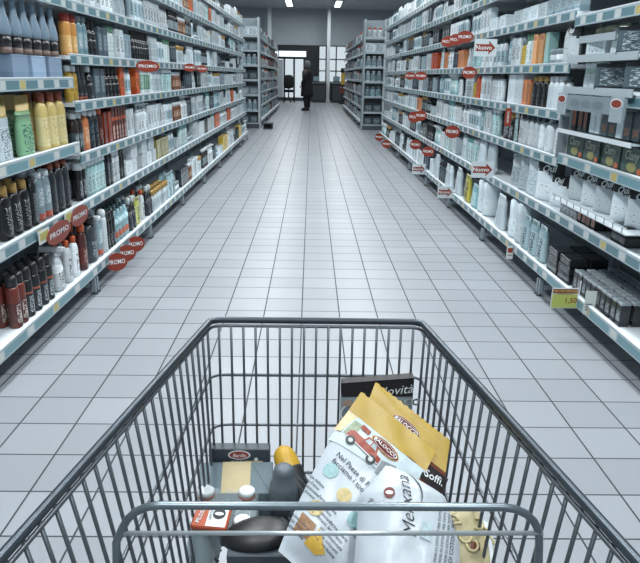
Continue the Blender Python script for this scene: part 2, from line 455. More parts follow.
def jar(w, h, m, cm):
    a = w/2; b = MB(); b.rev([(a*.92, 0), (a, .005), (a, h*.62), (a*.9, h*.66)], m, 14)
    c = MB(); c.rev([(a*.98, h*.66), (a*.98, h*.97), (a*.9, h)], cm, 14); return [('body', b), ('lid', c)]
def pouch(w, d, h, m, cm=None, top=.1, seed=1):
    rr = random.Random(seed); rings = []; n = 16
    for t in (0, .03, .12, .3, .55, .75, 1-top-.03, 1-top, 1):
        k = (1-t)**.35 if t < 1-top else 0
        rx = max(.0016, d/2*min(1, .75+t*1.5)*k*(1+rr.uniform(-.08, .08))) if t < 1-top else .0016
        ry = w/2*(.93+.07*abs(cos(PI*t)))*(1+rr.uniform(-.015, .015))
        rings.append([(rx*(abs(cos(a))**.8)*(1 if cos(a) > 0 else -1)+(.005 if t >= 1-top else 0), ry*(abs(sin(a))**.7)*(1 if sin(a) > 0 else -1), h*t) for a in [2*PI*j/n+PI/n for j in range(n)]])
    b = MB(); b.loft(rings[:-2], m, caps=(True, False)); 
    c = MB(); c.loft(rings[-3:], cm or m)
    return [('body', b), ('seal', c)]
def bagshape(w, d, h, m, hm, word, tm):
    """flat pillow bag with a dark slanting header"""
    def front(u, v):
        s_ = max(-1, min(1, u/(w/2))); t = max(0, min(1, v/h))
        return d/2*(1-abs(s_)**3.5)**.6*(sin(PI*min(1, t*1.02+.0))**.45 if t < .97 else .05)+.001
    nu, nv = 12, 16
    def sheet(sgn, sel):
        b_ = MB(); vs = []; fs = []
        for i in range(nv+1):
            for j in range(nu+1):
                u = -w/2+w*j/nu; v = h*i/nv; u2 = u*(1-.05*(1-abs(2*i/nv-1)))
                vs.append((front(u, v)*sgn, u2, v+.006*sin(j*1.3)*(i == nv)))
        for i in range(nv):
            for j in range(nu):
                dark = i/nv > .68-.16*(j/nu-.5)
                if dark != sel: continue
                a = i*(nu+1)+j; q = (a, a+1, a+nu+2, a+nu+1); fs.append(q if sgn > 0 else q[::-1])
        b_.add(vs, fs, hm if sel else m, True); return b_
    body = sheet(1, False); body.merge(sheet(-1, False)); hd_ = sheet(1, True); hd_.merge(sheet(-1, True))
    tx = text_mb(word, h*.24, tm, lambda u, v: (front(u, v)+.003, u, v), bold=.03, shear=.2, at=(-.0, h*.83), rot=.1)
    tx.merge(text_mb('COTONE', h*.085, tm, lambda u, v: (front(u, v)+.003, u, v), bold=.02, at=(0, h*.70)))
    return [('body', body), ('header', hd_), ('lettering', tx)]
def roll(w, h, m, cm):
    a = w/2; b = MB(); b.rev([(a*.8, 0), (a, .012), (a, h*.3), (a*.97, h*.5), (a, h*.7), (a, h-.015), (a*.75, h)], m, 16)
    c = MB(); c.rev([(a*.3, h-.002), (a*.32, h+.004)], cm, 12); return [('body', b), ('core', c)]

c_black = mat('cap_black', '#16181b', .35); c_white = mat('cap_white', '#d5dde0', .35); c_gold = mat('cap_gold', '#b08d4e', .3, .3)
c_copper = mat('cap_copper', '#8d4a36', .35, .2); c_orange = mat('cap_orange', '#c2562e', .35); c_teal = mat('cap_teal', '#6aa5a8', .35)
c_grey = mat('cap_grey', '#7f8c93', .4); c_green = mat('cap_green', '#6f9c7c', .4); c_red = mat('cap_red', '#9b3a2c', .4); c_dteal = mat('cap_dark_teal', '#2e4a50', .4)
CAT = {}
def cat(key, name, desc, geo, w, category='bottle', d=.05):
    CAT[key] = dict(name=name, desc=desc, geo=geo, w=w, cat=category, d=d)
BL, WH = '#1b1d20', '#c9d3d8'
P_ = pack
# --- near left entries
cat('redcan','spray_can','dark red spray can', straight(.058,.235,P_('p_redcan','#5e2a22','#4b2420','#b9aca4',.1,.62,seed=1),c_black,.05), .062,'can')
cat('blkcan','spray_can','black spray can with copper band', straight(.058,.235,P_('p_blkcan','#1d1f22','#2a2d31','#aab3b7',.08,.6,'#8a4a38',.62,.68,seed=2),c_black,.06), .062,'can')
cat('whtrig','trigger_bottle','white trigger spray bottle', trigb(.075,.05,.245,P_('p_whtrig','#cbd5da','#dfe5e8','#333a40',.15,.6,seed=3),c_white), .085)
cat('whor','lotion_bottle','white slim bottle with orange cap', bottle(.066,.045,.225,P_('p_whor','#cfd8dc','#dde3e6','#3a4046',.12,.75,seed=4),c_orange,.035,.55), .07)
cat('redor','lotion_bottle','dark red bottle with orange cap', bottle(.07,.05,.26,P_('p_redor','#43201d','#57261f','#9d8a84',.15,.6,seed=5),c_orange,.04,.6), .074)
cat('bigdark','shampoo_bottle','wide dark slate bottle with black cap', bottle(.13,.07,.27,P_('p_bigdark','#343b42','#3b434b','#8f9aa1',.15,.6,seed=6),c_black,.05,.75,shoulder=.1), .135, d=.07)
cat('whtall','spray_can','tall white can with white cap', straight(.055,.27,P_('p_whtall','#c4ced4','#cfd8dc',None,.1,.7),c_white,.05), .06,'can')
cat('blktall','spray_can','tall slim black can', straight(.046,.235,P_('p_blktall','#17191c','#23262a','#c0c8cc',.1,.5,seed=8,dens=.58),c_black,.05), .052,'can')
cat('tealor','shampoo_bottle','clear teal bottle with orange foot band', bottle(.07,.045,.24,P_('p_tealor','#7fa2aa','#8fb0b6','#48636b',.4,.7,'#b8654a',.14,.34,seed=9),c_dteal,.03,.4,taper=-.05,shoulder=.4), .075)
cat('blkcone','lotion_bottle','black conical bottle with pale cap', bottle(.07,.05,.23,P_('p_blkcone','#1c2024','#24292e','#7f898e',.1,.6,seed=10,dens=.6),c_white,.04,.45,taper=-.15,shoulder=.5), .074)
cat('blkgold','shampoo_bottle','black shampoo bottle with gold cap', bottle(.09,.05,.235,P_('p_blkgold','#17181b','#1d1f22','#d5dadb',.2,.8,seed=11,dens=.6),c_gold,.045,.7,shoulder=.1), .095)
cat('greywh','shampoo_bottle','steel grey bottle with white cap', bottle(.075,.05,.245,P_('p_greywh','#7f939b','#8da2aa','#dfe6e8',.35,.8,'#b04a30',.05,.2,seed=12),c_white,.03,.8,shoulder=.15), .08)
cat('charcurve','shampoo_bottle','charcoal bottle with copper cap', bottle(.085,.05,.26,P_('p_charcurve','#24282d','#2a2f35','#5b6469',.2,.7,seed=13,dens=.6),c_copper,.03,.6,shoulder=.2), .088)
cat('blkwhite','lotion_bottle','slim black bottle with white flower cap', bottle(.055,.045,.22,P_('p_blkwhite','#1c1e21','#2a2d30','#a9b2b6',.1,.7,seed=14),c_white,.04,1.0,shoulder=.08), .062)
cat('tealwh','conditioner_bottle','pale aqua bottle with white cap', bottle(.062,.045,.215,P_('p_tealwh','#9ec0c2','#b5d0d0','#41565c',.1,.7,seed=15),c_white,.035,.8,shoulder=.12), .068)
cat('slimwh','spray_can','slim white can with grey print', straight(.045,.22,P_('p_slimwh','#cdd6da','#d9e0e3','#56626a',.2,.8,seed=16),c_white,.04), .05,'can')
cat('blkbox','lotion_bottle','square black bottle', bottle(.055,.05,.225,P_('p_blkbox','#131517','#202327','#747e83',.1,.8,seed=17),c_black,.02,.9,p=6,shoulder=.05), .06)
cat('whbox','tissue_box','white folded box', carton(.13,.1,.10,P_('p_whbox','#cbd5da','#d7dee2','#a3b0b6',.2,.8,seed=18)), .135,'box',.1)
cat('greengold','tissue_box','olive gold carton', carton(.15,.1,.16,P_('p_greengold','#9a9460','#8c8a5c','#c9c29a',.3,.9,seed=19)), .155,'box',.1)
cat('greenpk','refill_pouch','pale green floral pouch with gold top', pouch(.14,.06,.27,P_('p_greenpk','#7fae86','#86b58e','#3f6a60',.05,.75,seed=20),mat('goldtop','#c3a660',.4),.28), .15,'pouch')
cat('goldbot','shampoo_bottle','golden bottle with copper round cap', bottle(.085,.055,.275,P_('p_goldbot','#c9b472','#d6c894','#a1784a',.1,.7,seed=21,dens=.6),c_copper,.045,.62,waist=.04), .09)
cat('greypk','refill_pouch','pale grey patterned pouch', pouch(.13,.06,.24,P_('p_greypk','#a8b5bb','#b6c2c7','#65747c',.05,.8,seed=22),mat('goldtop2','#b8a05c',.4),.2), .14,'pouch')
cat('darkora','lotion_bottle','dark bottle with teal label', bottle(.07,.05,.22,P_('p_darkora','#2c2522','#3c4a4e','#a7b0b2',.15,.6,seed=23),c_white,.03,.6), .074)
cat('orabot','lotion_bottle','orange bottle with white cap', bottle(.085,.05,.23,P_('p_orabot','#c9794a','#d08c5e','#f0d9c0',.2,.7,seed=24),c_white,.03,.7,p=3), .09)
cat('inkbot','lotion_bottle','ink blue bottle with pale dots', bottle(.065,.05,.22,P_('p_inkbot','#1d272e','#25323a','#b8c3c8',.2,.8,seed=25,dens=.62),c_white,.03,.6), .07)
cat('rustbox','carton_box','rust red carton with dark top', carton(.075,.08,.2,P_('p_rustbox','#7c2f20','#8d3823','#39404a',.5,.98,seed=26)), .08,'box',.08)
cat('brownpk','carton_box','red brown slim carton', carton(.05,.09,.225,P_('p_brownpk','#5a2b22','#68342a','#c7b4ac',.05,.5,'#a05033',.6,.7,seed=27)), .055,'box',.09)
cat('traybox','display_tray','slate blue display carton', carton(.15,.12,.105,P_('p_traybox','#7d93ab','#8a9fb6',None,.3,.9)), .155,'box',.12)
def upside():
    b = MB(); b.rev([(.036,0),(.038,.004),(.038,.03)], mat('p_floral_band','#6d5a52',.5,noise=.7,nscale=160),14,sx=.6); b.rev([(.038,.03),(.040,.085)], mat('p_upneck','#1c1c20',.3),14,sx=.6)
    b.rev([(.041,.085),(.046,.10),(.046,.115),(.036,.155),(.024,.185),(.019,.24),(.019,.262)], mat('p_upside','#7f94a5',.3),14,sx=.6); return b
cat('upside','shampoo_bottle','grey blue bottle with black lower band', [('body', upside())], .093)
cat('conetube','cosmetic_tube','black tapering tube with copper cap', tubep(.07,.04,.2,P_('p_conetube','#1e2226','#23282d','#6d767b',.3,.8,seed=29,dens=.6),c_copper,.03), .075,'tube')
cat('yelbot','lotion_bottle','mustard bottle with white cap', bottle(.06,.045,.215,P_('p_yelbot','#b8963c','#c9a548','#6b3f28',.3,.8,seed=30),c_white,.035,.6), .064)
cat('teabox','carton_box','dark slate carton', carton(.1,.06,.18,P_('p_teabox','#3e4b54','#485761','#8b989e',.2,.8,seed=31)), .105,'box',.06)
cat('orwhite','spray_can','amber can with red cap', straight(.062,.215,P_('p_orwhite','#c78d4a','#d7a867','#e8cfa6',.1,.6,seed=32),c_red,.045), .066,'can')
cat('blkcluster','lotion_bottle','black ribbed bottle', bottle(.06,.05,.21,P_('p_blkcl','#15171a','#1b1e22','#6b757a',.3,.8,seed=33,dens=.6),c_black,.05,.5,p=2.2,shoulder=.3), .064)
cat('orcarton','carton_box','bright orange carton', carton(.09,.06,.19,P_('p_orcarton','#c4572c','#cf6a38','#5b2b1f',.3,.7,seed=34)), .095,'box',.06)
cat('greenstr','carton_box','white carton with green stripes', carton(.06,.06,.18,P_('p_greenstr','#c4d0d2','#5f8f78','#d7e3dc',.2,.8,seed=35)), .065,'box',.06)
cat('whgreen','shampoo_bottle','white bottle with green cap', bottle(.065,.045,.2,P_('p_whgreen','#c5d2d4','#d3dcde','#6f9c8c',.2,.7,seed=36),c_green,.04,.8), .07)
# --- generic pale goods
cat('g1','shower_gel_bottle','white bottle with pale blue label', bottle(.075,.05,.2,P_('p_g1','#c6d1d6','#9fb6be','#2f3b42',.2,.7,seed=41),c_dteal,.03,.7), .086)
cat('g2','conditioner_bottle','pale aqua bottle with teal cap', bottle(.07,.05,.21,P_('p_g2','#b2cccf','#c6d9da','#28444a',.15,.65,seed=42),c_teal,.035,.7), .078)
cat('g3','pump_bottle','white pump bottle with grey print', pumpb(.08,.055,.22,P_('p_g3','#c8d2d7','#d6dde0','#2d363c',.15,.6,seed=43),c_white), .088)
cat('g4','refill_pouch','white refill pouch with pale print', pouch(.13,.06,.22,P_('p_g4','#c9d3d8','#bccad0','#7f929a',.1,.7,seed=44)), .14,'pouch')
cat('g5','cream_carton','white carton with dark print', carton(.09,.06,.19,P_('p_g5','#c2cdd3','#ced7db','#3c464d',.2,.8,seed=45)), .095,'box',.06)
cat('g6','soap_carton','grey blue carton', carton(.08,.06,.17,P_('p_g6','#8298a3','#9aabb3','#46545c',.2,.8,seed=46)), .085,'box',.06)
cat('g7','spray_can','silver can with white cap', straight(.055,.2,P_('p_g7','#a1adb4','#b9c3c8','#4a555c',.2,.7,seed=47,rough=.25),c_white,.045), .06,'can')
cat('g8','cream_jar','white jar with grey lid', jar(.09,.09,P_('p_g8','#cbd4d8','#9fb0b8','#4d5a62',.1,.5,seed=48),c_grey), .095,'jar',.09)
cat('g9','cosmetic_tube','white tube with black print', tubep(.06,.04,.18,P_('p_g9','#c8d1d6','#d5dcdf','#2e363c',.3,.8,seed=49),c_white), .066,'tube')
cat('g10','lotion_bottle','black bottle with silver label', bottle(.065,.05,.2,P_('p_g10','#1f2327','#8f9aa0','#22262a',.2,.55,seed=50),c_black,.04,.6), .07)
cat('g11','refill_pouch','pale pouch with dark header', pouch(.13,.05,.21,P_('p_g11','#bccad0','#ccd5d9','#4b5960',.1,.7,seed=51),mat('darkhead','#262b30',.5),.2), .14,'pouch')
cat('g12','shower_gel_bottle','steel teal bottle', bottle(.075,.05,.215,P_('p_g12','#6f929b','#86a5ac','#d0dadd',.2,.7,seed=52),c_grey,.03,.7), .08)
cat('g13','soap_carton','white box with orange print', carton(.1,.06,.16,P_('p_g13','#c6cfd4','#d2d9dc','#b5623d',.3,.8,seed=53,dens=.6)), .105,'box',.06)
cat('g14','lotion_bottle','white slim bottle with black cap', bottle(.055,.045,.21,P_('p_g14','#cbd4d9','#d8dfe2','#59656c',.2,.7,seed=54),c_black,.035,.8), .062)
cat('g15','tissue_box','pale stacked pack', carton(.16,.1,.1,P_('p_g15','#bdcbd1','#c9d5d9','#8499a2',.2,.8,seed=55)), .165,'box',.1)
cat('g16','cream_carton','black and silver carton', carton(.07,.06,.17,P_('p_g16','#22272b','#2c3237','#a6b0b5',.2,.8,seed=56)), .075,'box',.06)
cat('g17','lotion_bottle','amber brown bottle', bottle(.06,.05,.17,P_('p_g17','#6b4230','#7a5038','#d0c0a8',.2,.6,seed=57),c_white,.03,.7), .066)
cat('g18','refill_pouch','yellow and green pouch', pouch(.12,.05,.2,P_('p_g18','#a8a857','#bfc07a','#39543c',.1,.8,seed=58,dens=.48)), .13,'pouch')
cat('g19','trigger_bottle','aqua trigger bottle', trigb(.08,.05,.22,P_('p_g19','#8db7ba','#a5c7c8','#e0e8e8',.2,.6,seed=59),c_white), .09)
cat('g20','cream_jar','dark round jar', jar(.08,.08,P_('p_g20','#2a2e33','#3a4046','#98a3a8',.1,.5,seed=60),c_black), .086,'jar',.08)
# --- right side entries
cat('battery','battery_carton','small black carton with silver top', carton(.048,.045,.10,P_('p_batt','#1c2024','#262b30','#8f999e',.2,.75,seed=61),mat('silvertop','#8d989e',.35,.2)), .052,'box',.05)
cat('flatblk','carton_box','flat black carton', carton(.15,.1,.045,P_('p_flatblk','#1a1d21','#23272b','#6f797e',.2,.8,seed=62)), .16,'box',.1)
cat('hangmix','gift_packet','black and orange small packet', carton(.05,.05,.13,P_('p_hangmix','#23262a','#2e3236','#b5613c',.15,.8,seed=63,dens=.5)), .056,'box',.05)
cat('hangwh','gift_packet','clear packet with white base', carton(.055,.05,.13,P_('p_hangwh','#8e9ba2','#c3ccd0','#353c42',.05,.55,seed=64)), .06,'box',.05)
cat('smallmix','gift_packet','small black and orange packet', carton(.05,.05,.078,P_('p_smallmix','#23262a','#2e3236','#c0653c',.15,.8,seed=63,dens=.5)), .056,'box',.05)
cat('smallwh','gift_packet','small clear packet with white base', carton(.055,.05,.078,P_('p_smallwh','#7e8b92','#c3ccd0','#353c42',.05,.55,seed=64)), .06,'box',.05)
cat('bagblk','refill_pouch','white bag with black header', bagshape(.15,.05,.19,P_('p_bagblk','#c3ced4','#ccd6da','#6f7d85',.14,.42,None,seed=65,dens=.62),mat('bagheader','#202428',.5),'Oui',mat('lettering_white', '#d7dee0', .5)), .155,'pouch')
GBF = lambda k: (lambda u, v: (.0602+k, u, v))
_gl = text_mb('Clany', .058, mat('box_script', '#a9b6a8', .5), GBF(.001), bold=.015, shear=.2, at=(-.01, .082))
_ge = disc(GBF(.001), (.0, .033), .045, .022, mat('box_olive', '#8b8a5a', .5)); _ge.merge(disc(GBF(.0014), (.078, .022), .022, .014, mat('box_orange', '#b5603a', .5)))
cat('greenbox','carton_box','dark green carton with pale script', carton(.21,.12,.12,P_('p_greenbox','#3b4f4c','#40544f',None,.45,.95,'#34443f',.0,.1,seed=66,dens=.6))+[('lettering', _gl), ('oval_picture', _ge)], .215,'box',.12)
cat('midpk','gift_packet','dark slate packet with orange spot', carton(.07,.06,.125,P_('p_midpk','#39464c','#465559','#c27047',.1,.45,seed=67,dens=.56)), .075,'box',.06)
cat('midwh','gift_packet','tall white packet', carton(.06,.06,.13,P_('p_midwh','#bcc8ce','#ccd5d9',None,.1,.9)), .065,'box',.06)
cat('brownjar','cream_jar','round orange brown jar', jar(.09,.055,P_('p_brownjar','#8b4a30','#9a563a','#c9a184',.1,.5,seed=69),c_copper), .1,'jar',.09)
cat('framebox','gift_box','black framed gift box with grey bottles', carton(.17,.06,.12,P_('p_framebox','#1e2327','#4a585e','#b3bfc4',.12,.85,seed=70,dens=.55)), .18,'box',.06)
cat('whgr','refill_pouch','white packet with green dots', pouch(.07,.04,.13,P_('p_whgr','#c2cdd2','#cdd6d9','#5e9a74',.6,.95,seed=71,dens=.48)), .075,'pouch')
cat('beige','refill_pouch','beige green pouch', pouch(.12,.05,.13,P_('p_beige','#a5aa8c','#b0b597','#80866a',.2,.8,seed=72,dens=.6)), .13,'pouch')
cat('bigroll','paper_roll','large white wrapped roll', roll(.15,.27,P_('p_bigroll','#c3d0d6','#cdd8dc','#9fb4bb',.1,.5,seed=73,dens=.6),c_grey), .155,'roll',.15)
cat('tealbag','refill_pouch','clear bag with teal contents', pouch(.13,.07,.22,P_('p_tealbag','#8eabb3','#a8c0c6','#3e555d',.05,.8,seed=74,dens=.48)), .14,'pouch')
cat('whbag','refill_pouch','soft white bag with faint print', pouch(.18,.08,.25,P_('p_whbag','#c6d1d7','#bccad1','#8fa1a9',.1,.85,seed=75,dens=.57)), .185,'pouch')
cat('whbagblk','refill_pouch','white bag with black corner header', bagshape(.19,.06,.26,P_('p_whbagblk','#c9d3d8','#d1d9dd','#353c42',.12,.45,seed=76,dens=.63),mat('bagheader2','#24292d',.5),'Oui',mat('lettering_white', '#d7dee0', .5)), .2,'pouch')
cat('blkjar','cream_jar','black jar with gold lid', (lambda a:[('body',a[0][1]),('lid',a[1][1])])(bottle(.12,.08,.19,P_('p_blkjar','#1b1c1f','#2b2d30','#9aa1a5',.15,.7,seed=77),c_gold,.03,.75,shoulder=.15)), .125,'jar',.08)
cat('whdk','conditioner_bottle','white bottle with dark teal cap', bottle(.075,.05,.22,P_('p_whdk','#c6d0d6','#d3dbdf','#6c7a82',.15,.65,seed=78,dens=.58),c_dteal,.035,.55), .08)
cat('whclr','shampoo_bottle','wide white bottle with clear cap', bottle(.11,.06,.23,P_('p_whclr','#c9d2d8','#d4dce0','#8b98a0',.15,.7,seed=79,dens=.58),c_grey,.035,.5), .115)
cat('orpat','carton_box','orange patterned carton', carton(.07,.06,.17,P_('p_orpat','#bf7548','#cf8a5c','#6b3a28',.1,.9,seed=80,dens=.5)), .075,'box',.06)
cat('blkgoldr','shampoo_bottle','black oval bottle with gold flip cap', bottle(.07,.05,.19,P_('p_blkgr','#17191c','#1e2124','#7d8589',.15,.8,seed=81,dens=.6),c_gold,.03,.7,shoulder=.1), .074)
cat('whfrost','conditioner_bottle','frosted white bottle', bottle(.075,.05,.19,P_('p_whfrost','#ccd5da','#c2cdd3','#a6b3ba',.1,.85,seed=82,dens=.6),c_white,.03,.7), .08)
cat('redclear','lotion_bottle','clear bottle with red and green fruit print', bottle(.1,.06,.19,P_('p_redclear','#aab6b8','#41504a','#b05238',.25,.75,'#b3492f',.05,.3,seed=83,dens=.5),c_dteal,.03,.4,shoulder=.35), .105)
cat('whsq','carton_box','large plain white carton', carton(.16,.08,.2,P_('p_whsq','#cdd6db','#c3ced4','#8999a1',.2,.7,seed=84,dens=.62)), .165,'box',.08)
cat('yelr','lotion_bottle','yellow bottle with grey cap', bottle(.07,.05,.18,P_('p_yelr','#b2953f','#c3a750','#80692c',.1,.7,seed=85),c_grey,.04,.8), .075)
cat('mint','carton_box','mint green carton', carton(.07,.06,.19,P_('p_mint','#8fb9b4','#9bc3be',None,.1,.9)), .075,'box',.06)
cat('peach','carton_box','peach orange carton with red top', carton(.07,.06,.19,P_('p_peach','#cf9a68','#d6a473','#a8543e',.75,1.0,seed=87,dens=.45)), .075,'box',.06)
cat('tealpk','refill_pouch','large teal pouch', pouch(.17,.07,.2,P_('p_tealpk','#6a959b','#7fa6aa','#b6cccd',.1,.8,seed=88)), .18,'pouch')
cat('redpk','carton_box','tall red orange packet', carton(.09,.06,.19,P_('p_redpk','#b2482c','#c0583a','#7a3322',.2,.8,seed=89)), .1,'box',.06)
cat('slate','shower_gel_bottle','dark slate blue bottle', bottle(.08,.05,.19,P_('p_slate','#333e46','#3d4a53','#74828a',.2,.7,seed=90),c_black,.03,.7), .085)
cat('floral','refill_pouch','yellow black floral bag', pouch(.17,.07,.24,P_('p_floral','#9aa65a','#b3ab4d','#252c2c',.03,.9,seed=91,dens=.5)), .18,'pouch')
cat('yelcap','conditioner_bottle','white bottle with amber flower cap', bottle(.075,.05,.17,P_('p_yelcap','#c6d0d4','#b6c5ca','#5d6b72',.1,.7,seed=92),c_gold,.04,.9,shoulder=.1), .08)
cat('tissue','tissue_box','clear wrapped bundle of white rolls', carton(.17,.12,.16,P_('p_tissue','#b8c7cd','#c9d4d9','#7a8c95',.1,.9,seed=93,dens=.55)), .175,'box',.12)
cat('yelbox','carton_box','yellow carton', carton(.16,.08,.2,P_('p_yelbox','#c0a34a','#cdb25a','#8a6f2e',.3,.6,seed=94)), .165,'box',.08)
# --- far gondola goods (few pixels each)
cat('f1','goods_box','white packaged goods box', carton(.22,.2,.2,P_('p_f1','#9aa8af','#b1bcc1','#49545b',.1,.8,seed=101)), .235,'box',.2)
cat('f2','goods_box','slate packaged goods box', carton(.22,.2,.18,P_('p_f2','#515e66','#66747c','#aab4b9',.1,.8,seed=102)), .235,'box',.2)
cat('f3','household_bottle','large pale bottle', bottle(.12,.09,.24,P_('p_f3','#a8b7bd','#8ea2aa','#39464d',.1,.7,seed=103),c_white,.04,.6), .14)
cat('f4','household_bottle','large teal bottle', bottle(.12,.09,.22,P_('p_f4','#6b8b94','#86a1a8','#2d3a40',.1,.7,seed=104),c_grey,.04,.6), .14)
cat('f5','goods_box','dark packaged goods box', carton(.2,.2,.2,P_('p_f5','#2b3338','#3b454b','#8a959a',.1,.8,seed=105)), .22,'box',.2)
cat('f6','household_bottle','white bottle with orange cap', bottle(.11,.08,.22,P_('p_f6','#a9b5ba','#bcc6ca','#3f4a50',.1,.7,seed=106),c_orange,.04,.6), .13)
cat('f7','goods_box','orange and grey goods box', carton(.18,.2,.16,P_('p_f7','#7c8990','#8d999f','#a4543a',.1,.9,seed=107,dens=.5)), .2,'box',.2)

_mesh = {}
def product_meshes(key, full):
    k = (key, full)
    if k not in _mesh:
        g = CAT[key]['geo']
        if full and len(g) > 1:
            _mesh[k] = [(n, b.mesh(n)) for n, b in g]
        else:
            b = MB()
            for n, q in g: b.merge(q)
            _mesh[k] = [(CAT[key]['name'], b.mesh(CAT[key]['name']))]
    return _mesh[k]
LVN = ['lowest','second','third','fourth','fifth','sixth','seventh','top']
COUNT = {}
USED = set()
def put(key, x, y, z, rz, label, group, full):
    c = CAT[key]; ms = product_meshes(key, full)
    o = link(c['name'], ms[0][1], None, (x, y, z), rz)
    tag(o, label, c['cat'], group)
    for n, me in ms[1:]: link(n, me, o)
    COUNT[c['name']] = COUNT.get(c['name'], 0)+1
    return o
def run(side, bay, lvl, key, y0, y1, full=False, rows=1, z=None, inset=.0, where=None, scale=1.0, jit=.004, stack=1, h=None, rot=0):
    c = CAT[key]; s = 1 if side == 'L' else -1
    lv = (LV0 if bay == 0 else LV)[side]
    z = lv[lvl] if z is None else z
    z += .0002
    pl = where or '%s shelf of the %s %s bay' % (LVN[lvl], ORD[bay], SIDE[side])
    base = '%s, %s' % (c['desc'], pl)
    if base in USED: base = '%s, again on %s' % (c['desc'], pl)
    if base in USED: return
    USED.add(base)
    hgt = max(p[2] for n_, b_ in c['geo'] for p in b_.v)
    above = [q for q in lv if q > z+.06] or [9]
    room = (above[0]-.052-z-(stack-1)*(h or 0)); zs = min(1, room/hgt) if room > .04 else 1
    n = max(1, int((y1-y0+.006)/(c['w']+.004)))
    pitch = (y1-y0)/n
    grp = base if n*rows*stack > 1 else None
    for r in range(rows):
        for k in range(n):
            for q in range(stack):
                yy = y0+pitch*(k+.5)+R.uniform(-jit, jit)*.5
                xx = face(side, lvl)-s*(.028+inset+c['d']/2+r*(c['d']+.012)+R.uniform(0, jit))
                o_ = put(key, xx, yy, z+q*(h or 0), (0 if side == 'L' else PI)-s*rot+R.uniform(-.05, .05)*(1+3*bool(rot)), base, grp, full)
                if zs < 1: o_.scale = (1, 1, zs)
def seq(side, bay, lvl, items, full=True, rows=1, **kw):
    """items: (key, length) one after the other from the near end of the bay"""
    y = kw.pop('start', (Y0L if side == 'L' else Y0R)+bay*BAY+.04)
    for it in items:
        k, ln = it[0], it[1]
        if k: run(side, bay, lvl, k, y, y+ln, full, rows, **kw)
        y += ln+.006

# ---- left, nearest bay (only y > 2.6 shows)
seq('L',0,0,[('redcan',.13),('blkcan',.32),('whtrig',.17),('whor',.21),('redor',.15)], rows=2, start=2.66)
seq('L',0,1,[('blkgold',.3),('blkbox',.06),('greywh',.17),('charcurve',.27)], rows=2, start=2.74)
seq('L',0,2,[('greypk',.15),('greenpk',.30),('goldbot',.36)], rows=2, start=2.78)
seq('L',0,3,[('traybox',.62)], start=2.98)
run('L',0,3,'upside', 2.96, 3.62, True, z=1.205+.107, inset=.005)
seq('L',0,3,[('greypk',.001)][:0])
seq('L',0,3,[('blkcan',.55)], full=False, z=.8652, inset=.2, start=2.98, where='back row of third shelf, nearest left bay')
# ---- left, second bay
seq('L',1,0,[('bigdark',.14),('greywh',.09),('whtall',.07),('blktall',.17),('tealor',.32),('blkcone',.2),('g18',.14),('whor',.14)], rows=2)
seq('L',1,1,[('blkwhite',.14),('tealwh',.36),('blkbox',.13),('slimwh',.16),('blktall',.13),('whbox',.29)], rows=2)
run('L',1,1,'whbox',4.80,4.96,True,z=.637,where='on the stack of the second left bay')
seq('L',1,2,[('darkora',.16),('orabot',.1),('inkbot',.16),('redor',.08),('rustbox',.17),('brownpk',.34),('g5',.2)], rows=2)
seq('L',1,3,[('yelbot',.14),('conetube',.16),('blkcone',.08),('teabox',.22),('blkcluster',.33),('orcarton',.1),('g1',.18)], rows=1)
seq('L',1,4,[('orwhite',.2),('g12',.17),('blkcluster',.14),('teabox',.22),('whgreen',.15),('g5',.2),('g6',.18)], rows=1)
seq('L',1,5,[('g1',.34),('g5',.3),('g3',.28),('g4',.3)], full=False)
# ---- left, third bay
seq('L',2,0,[('blkcone',.15),('yelcap',.6),('tealbag',.3),('g8',.2)], full=True, rows=2)
seq('L',2,1,[('whbox',.55),('greengold',.48),('g1',.25)], full=True, rows=2)
run('L',2,1,'g15',5.06,5.55,True,z=.637,where='upper layer, third left bay second shelf')
seq('L',2,2,[('g3',.3),('g5',.5),('g14',.2),('g1',.28)], full=True)
seq('L',2,3,[('orcarton',.12),('greenstr',.34),('g4',.45),('tealwh',.4)], full=True)
seq('L',2,4,[('blkcluster',.5),('g7',.3),('g1',.25),('whgreen',.24)], full=True)
seq('L',2,5,[('g1',.4),('g5',.5),('g9',.4)], full=False)
# ---- right, nearest bay
seq('R',0,0,[('battery',.56)], rows=4, start=2.72)
seq('R',0,0,[('flatblk',.34)], rows=2, start=3.33, stack=3, h=.047)
seq('R',0,1,[('flatblk',.3)], start=2.78, rows=1, stack=2, h=.047)
seq('R',0,1,[('smallmix',.24),('smallwh',.25)], start=3.18, rows=2)
seq('R',0,1,[('bagblk',.9)], z=.601, start=2.76, where='wire riser of the nearest right bay', inset=.03, rot=.6)
seq('R',0,2,[('greenbox',.88)], start=2.80)
seq('R',0,2,[('midpk',.24),('midwh',.07),('midpk',.16),('midwh',.14),('hangmix',.23)], z=.985, start=2.80, where='glass tier under oval header, nearest right bay')
run('R',0,3,'framebox',3.17,3.37,True,z=1.2,rot=.8,inset=.0,where='lower tier of the nearest right bay')
run('R',0,3,'framebox',2.86,3.06,True,z=1.2,rot=.8,inset=.0,where='near end of the lower tier, right bay')
run('R',0,3,'framebox',2.98,3.18,True,z=1.355,rot=.8,inset=.0,where='upper tier of the nearest right bay')
seq('R',0,3,[('whgr',.26)], start=3.42, z=1.2, rot=.4, inset=.03)
seq('R',0,3,[('whgr',.18),('g15',.3)], start=3.22, z=1.355, where='upper tier of nearest right bay', rot=.4, inset=.03)
seq('R',0,3,[('brownjar',.21)], start=3.25, z=1.10, where='under the oval header, nearest right bay', inset=.01)
seq('R',0,3,[('beige',.40)], start=3.3, z=1.455, where='hung above the upper tier, nearest right bay', inset=.06)
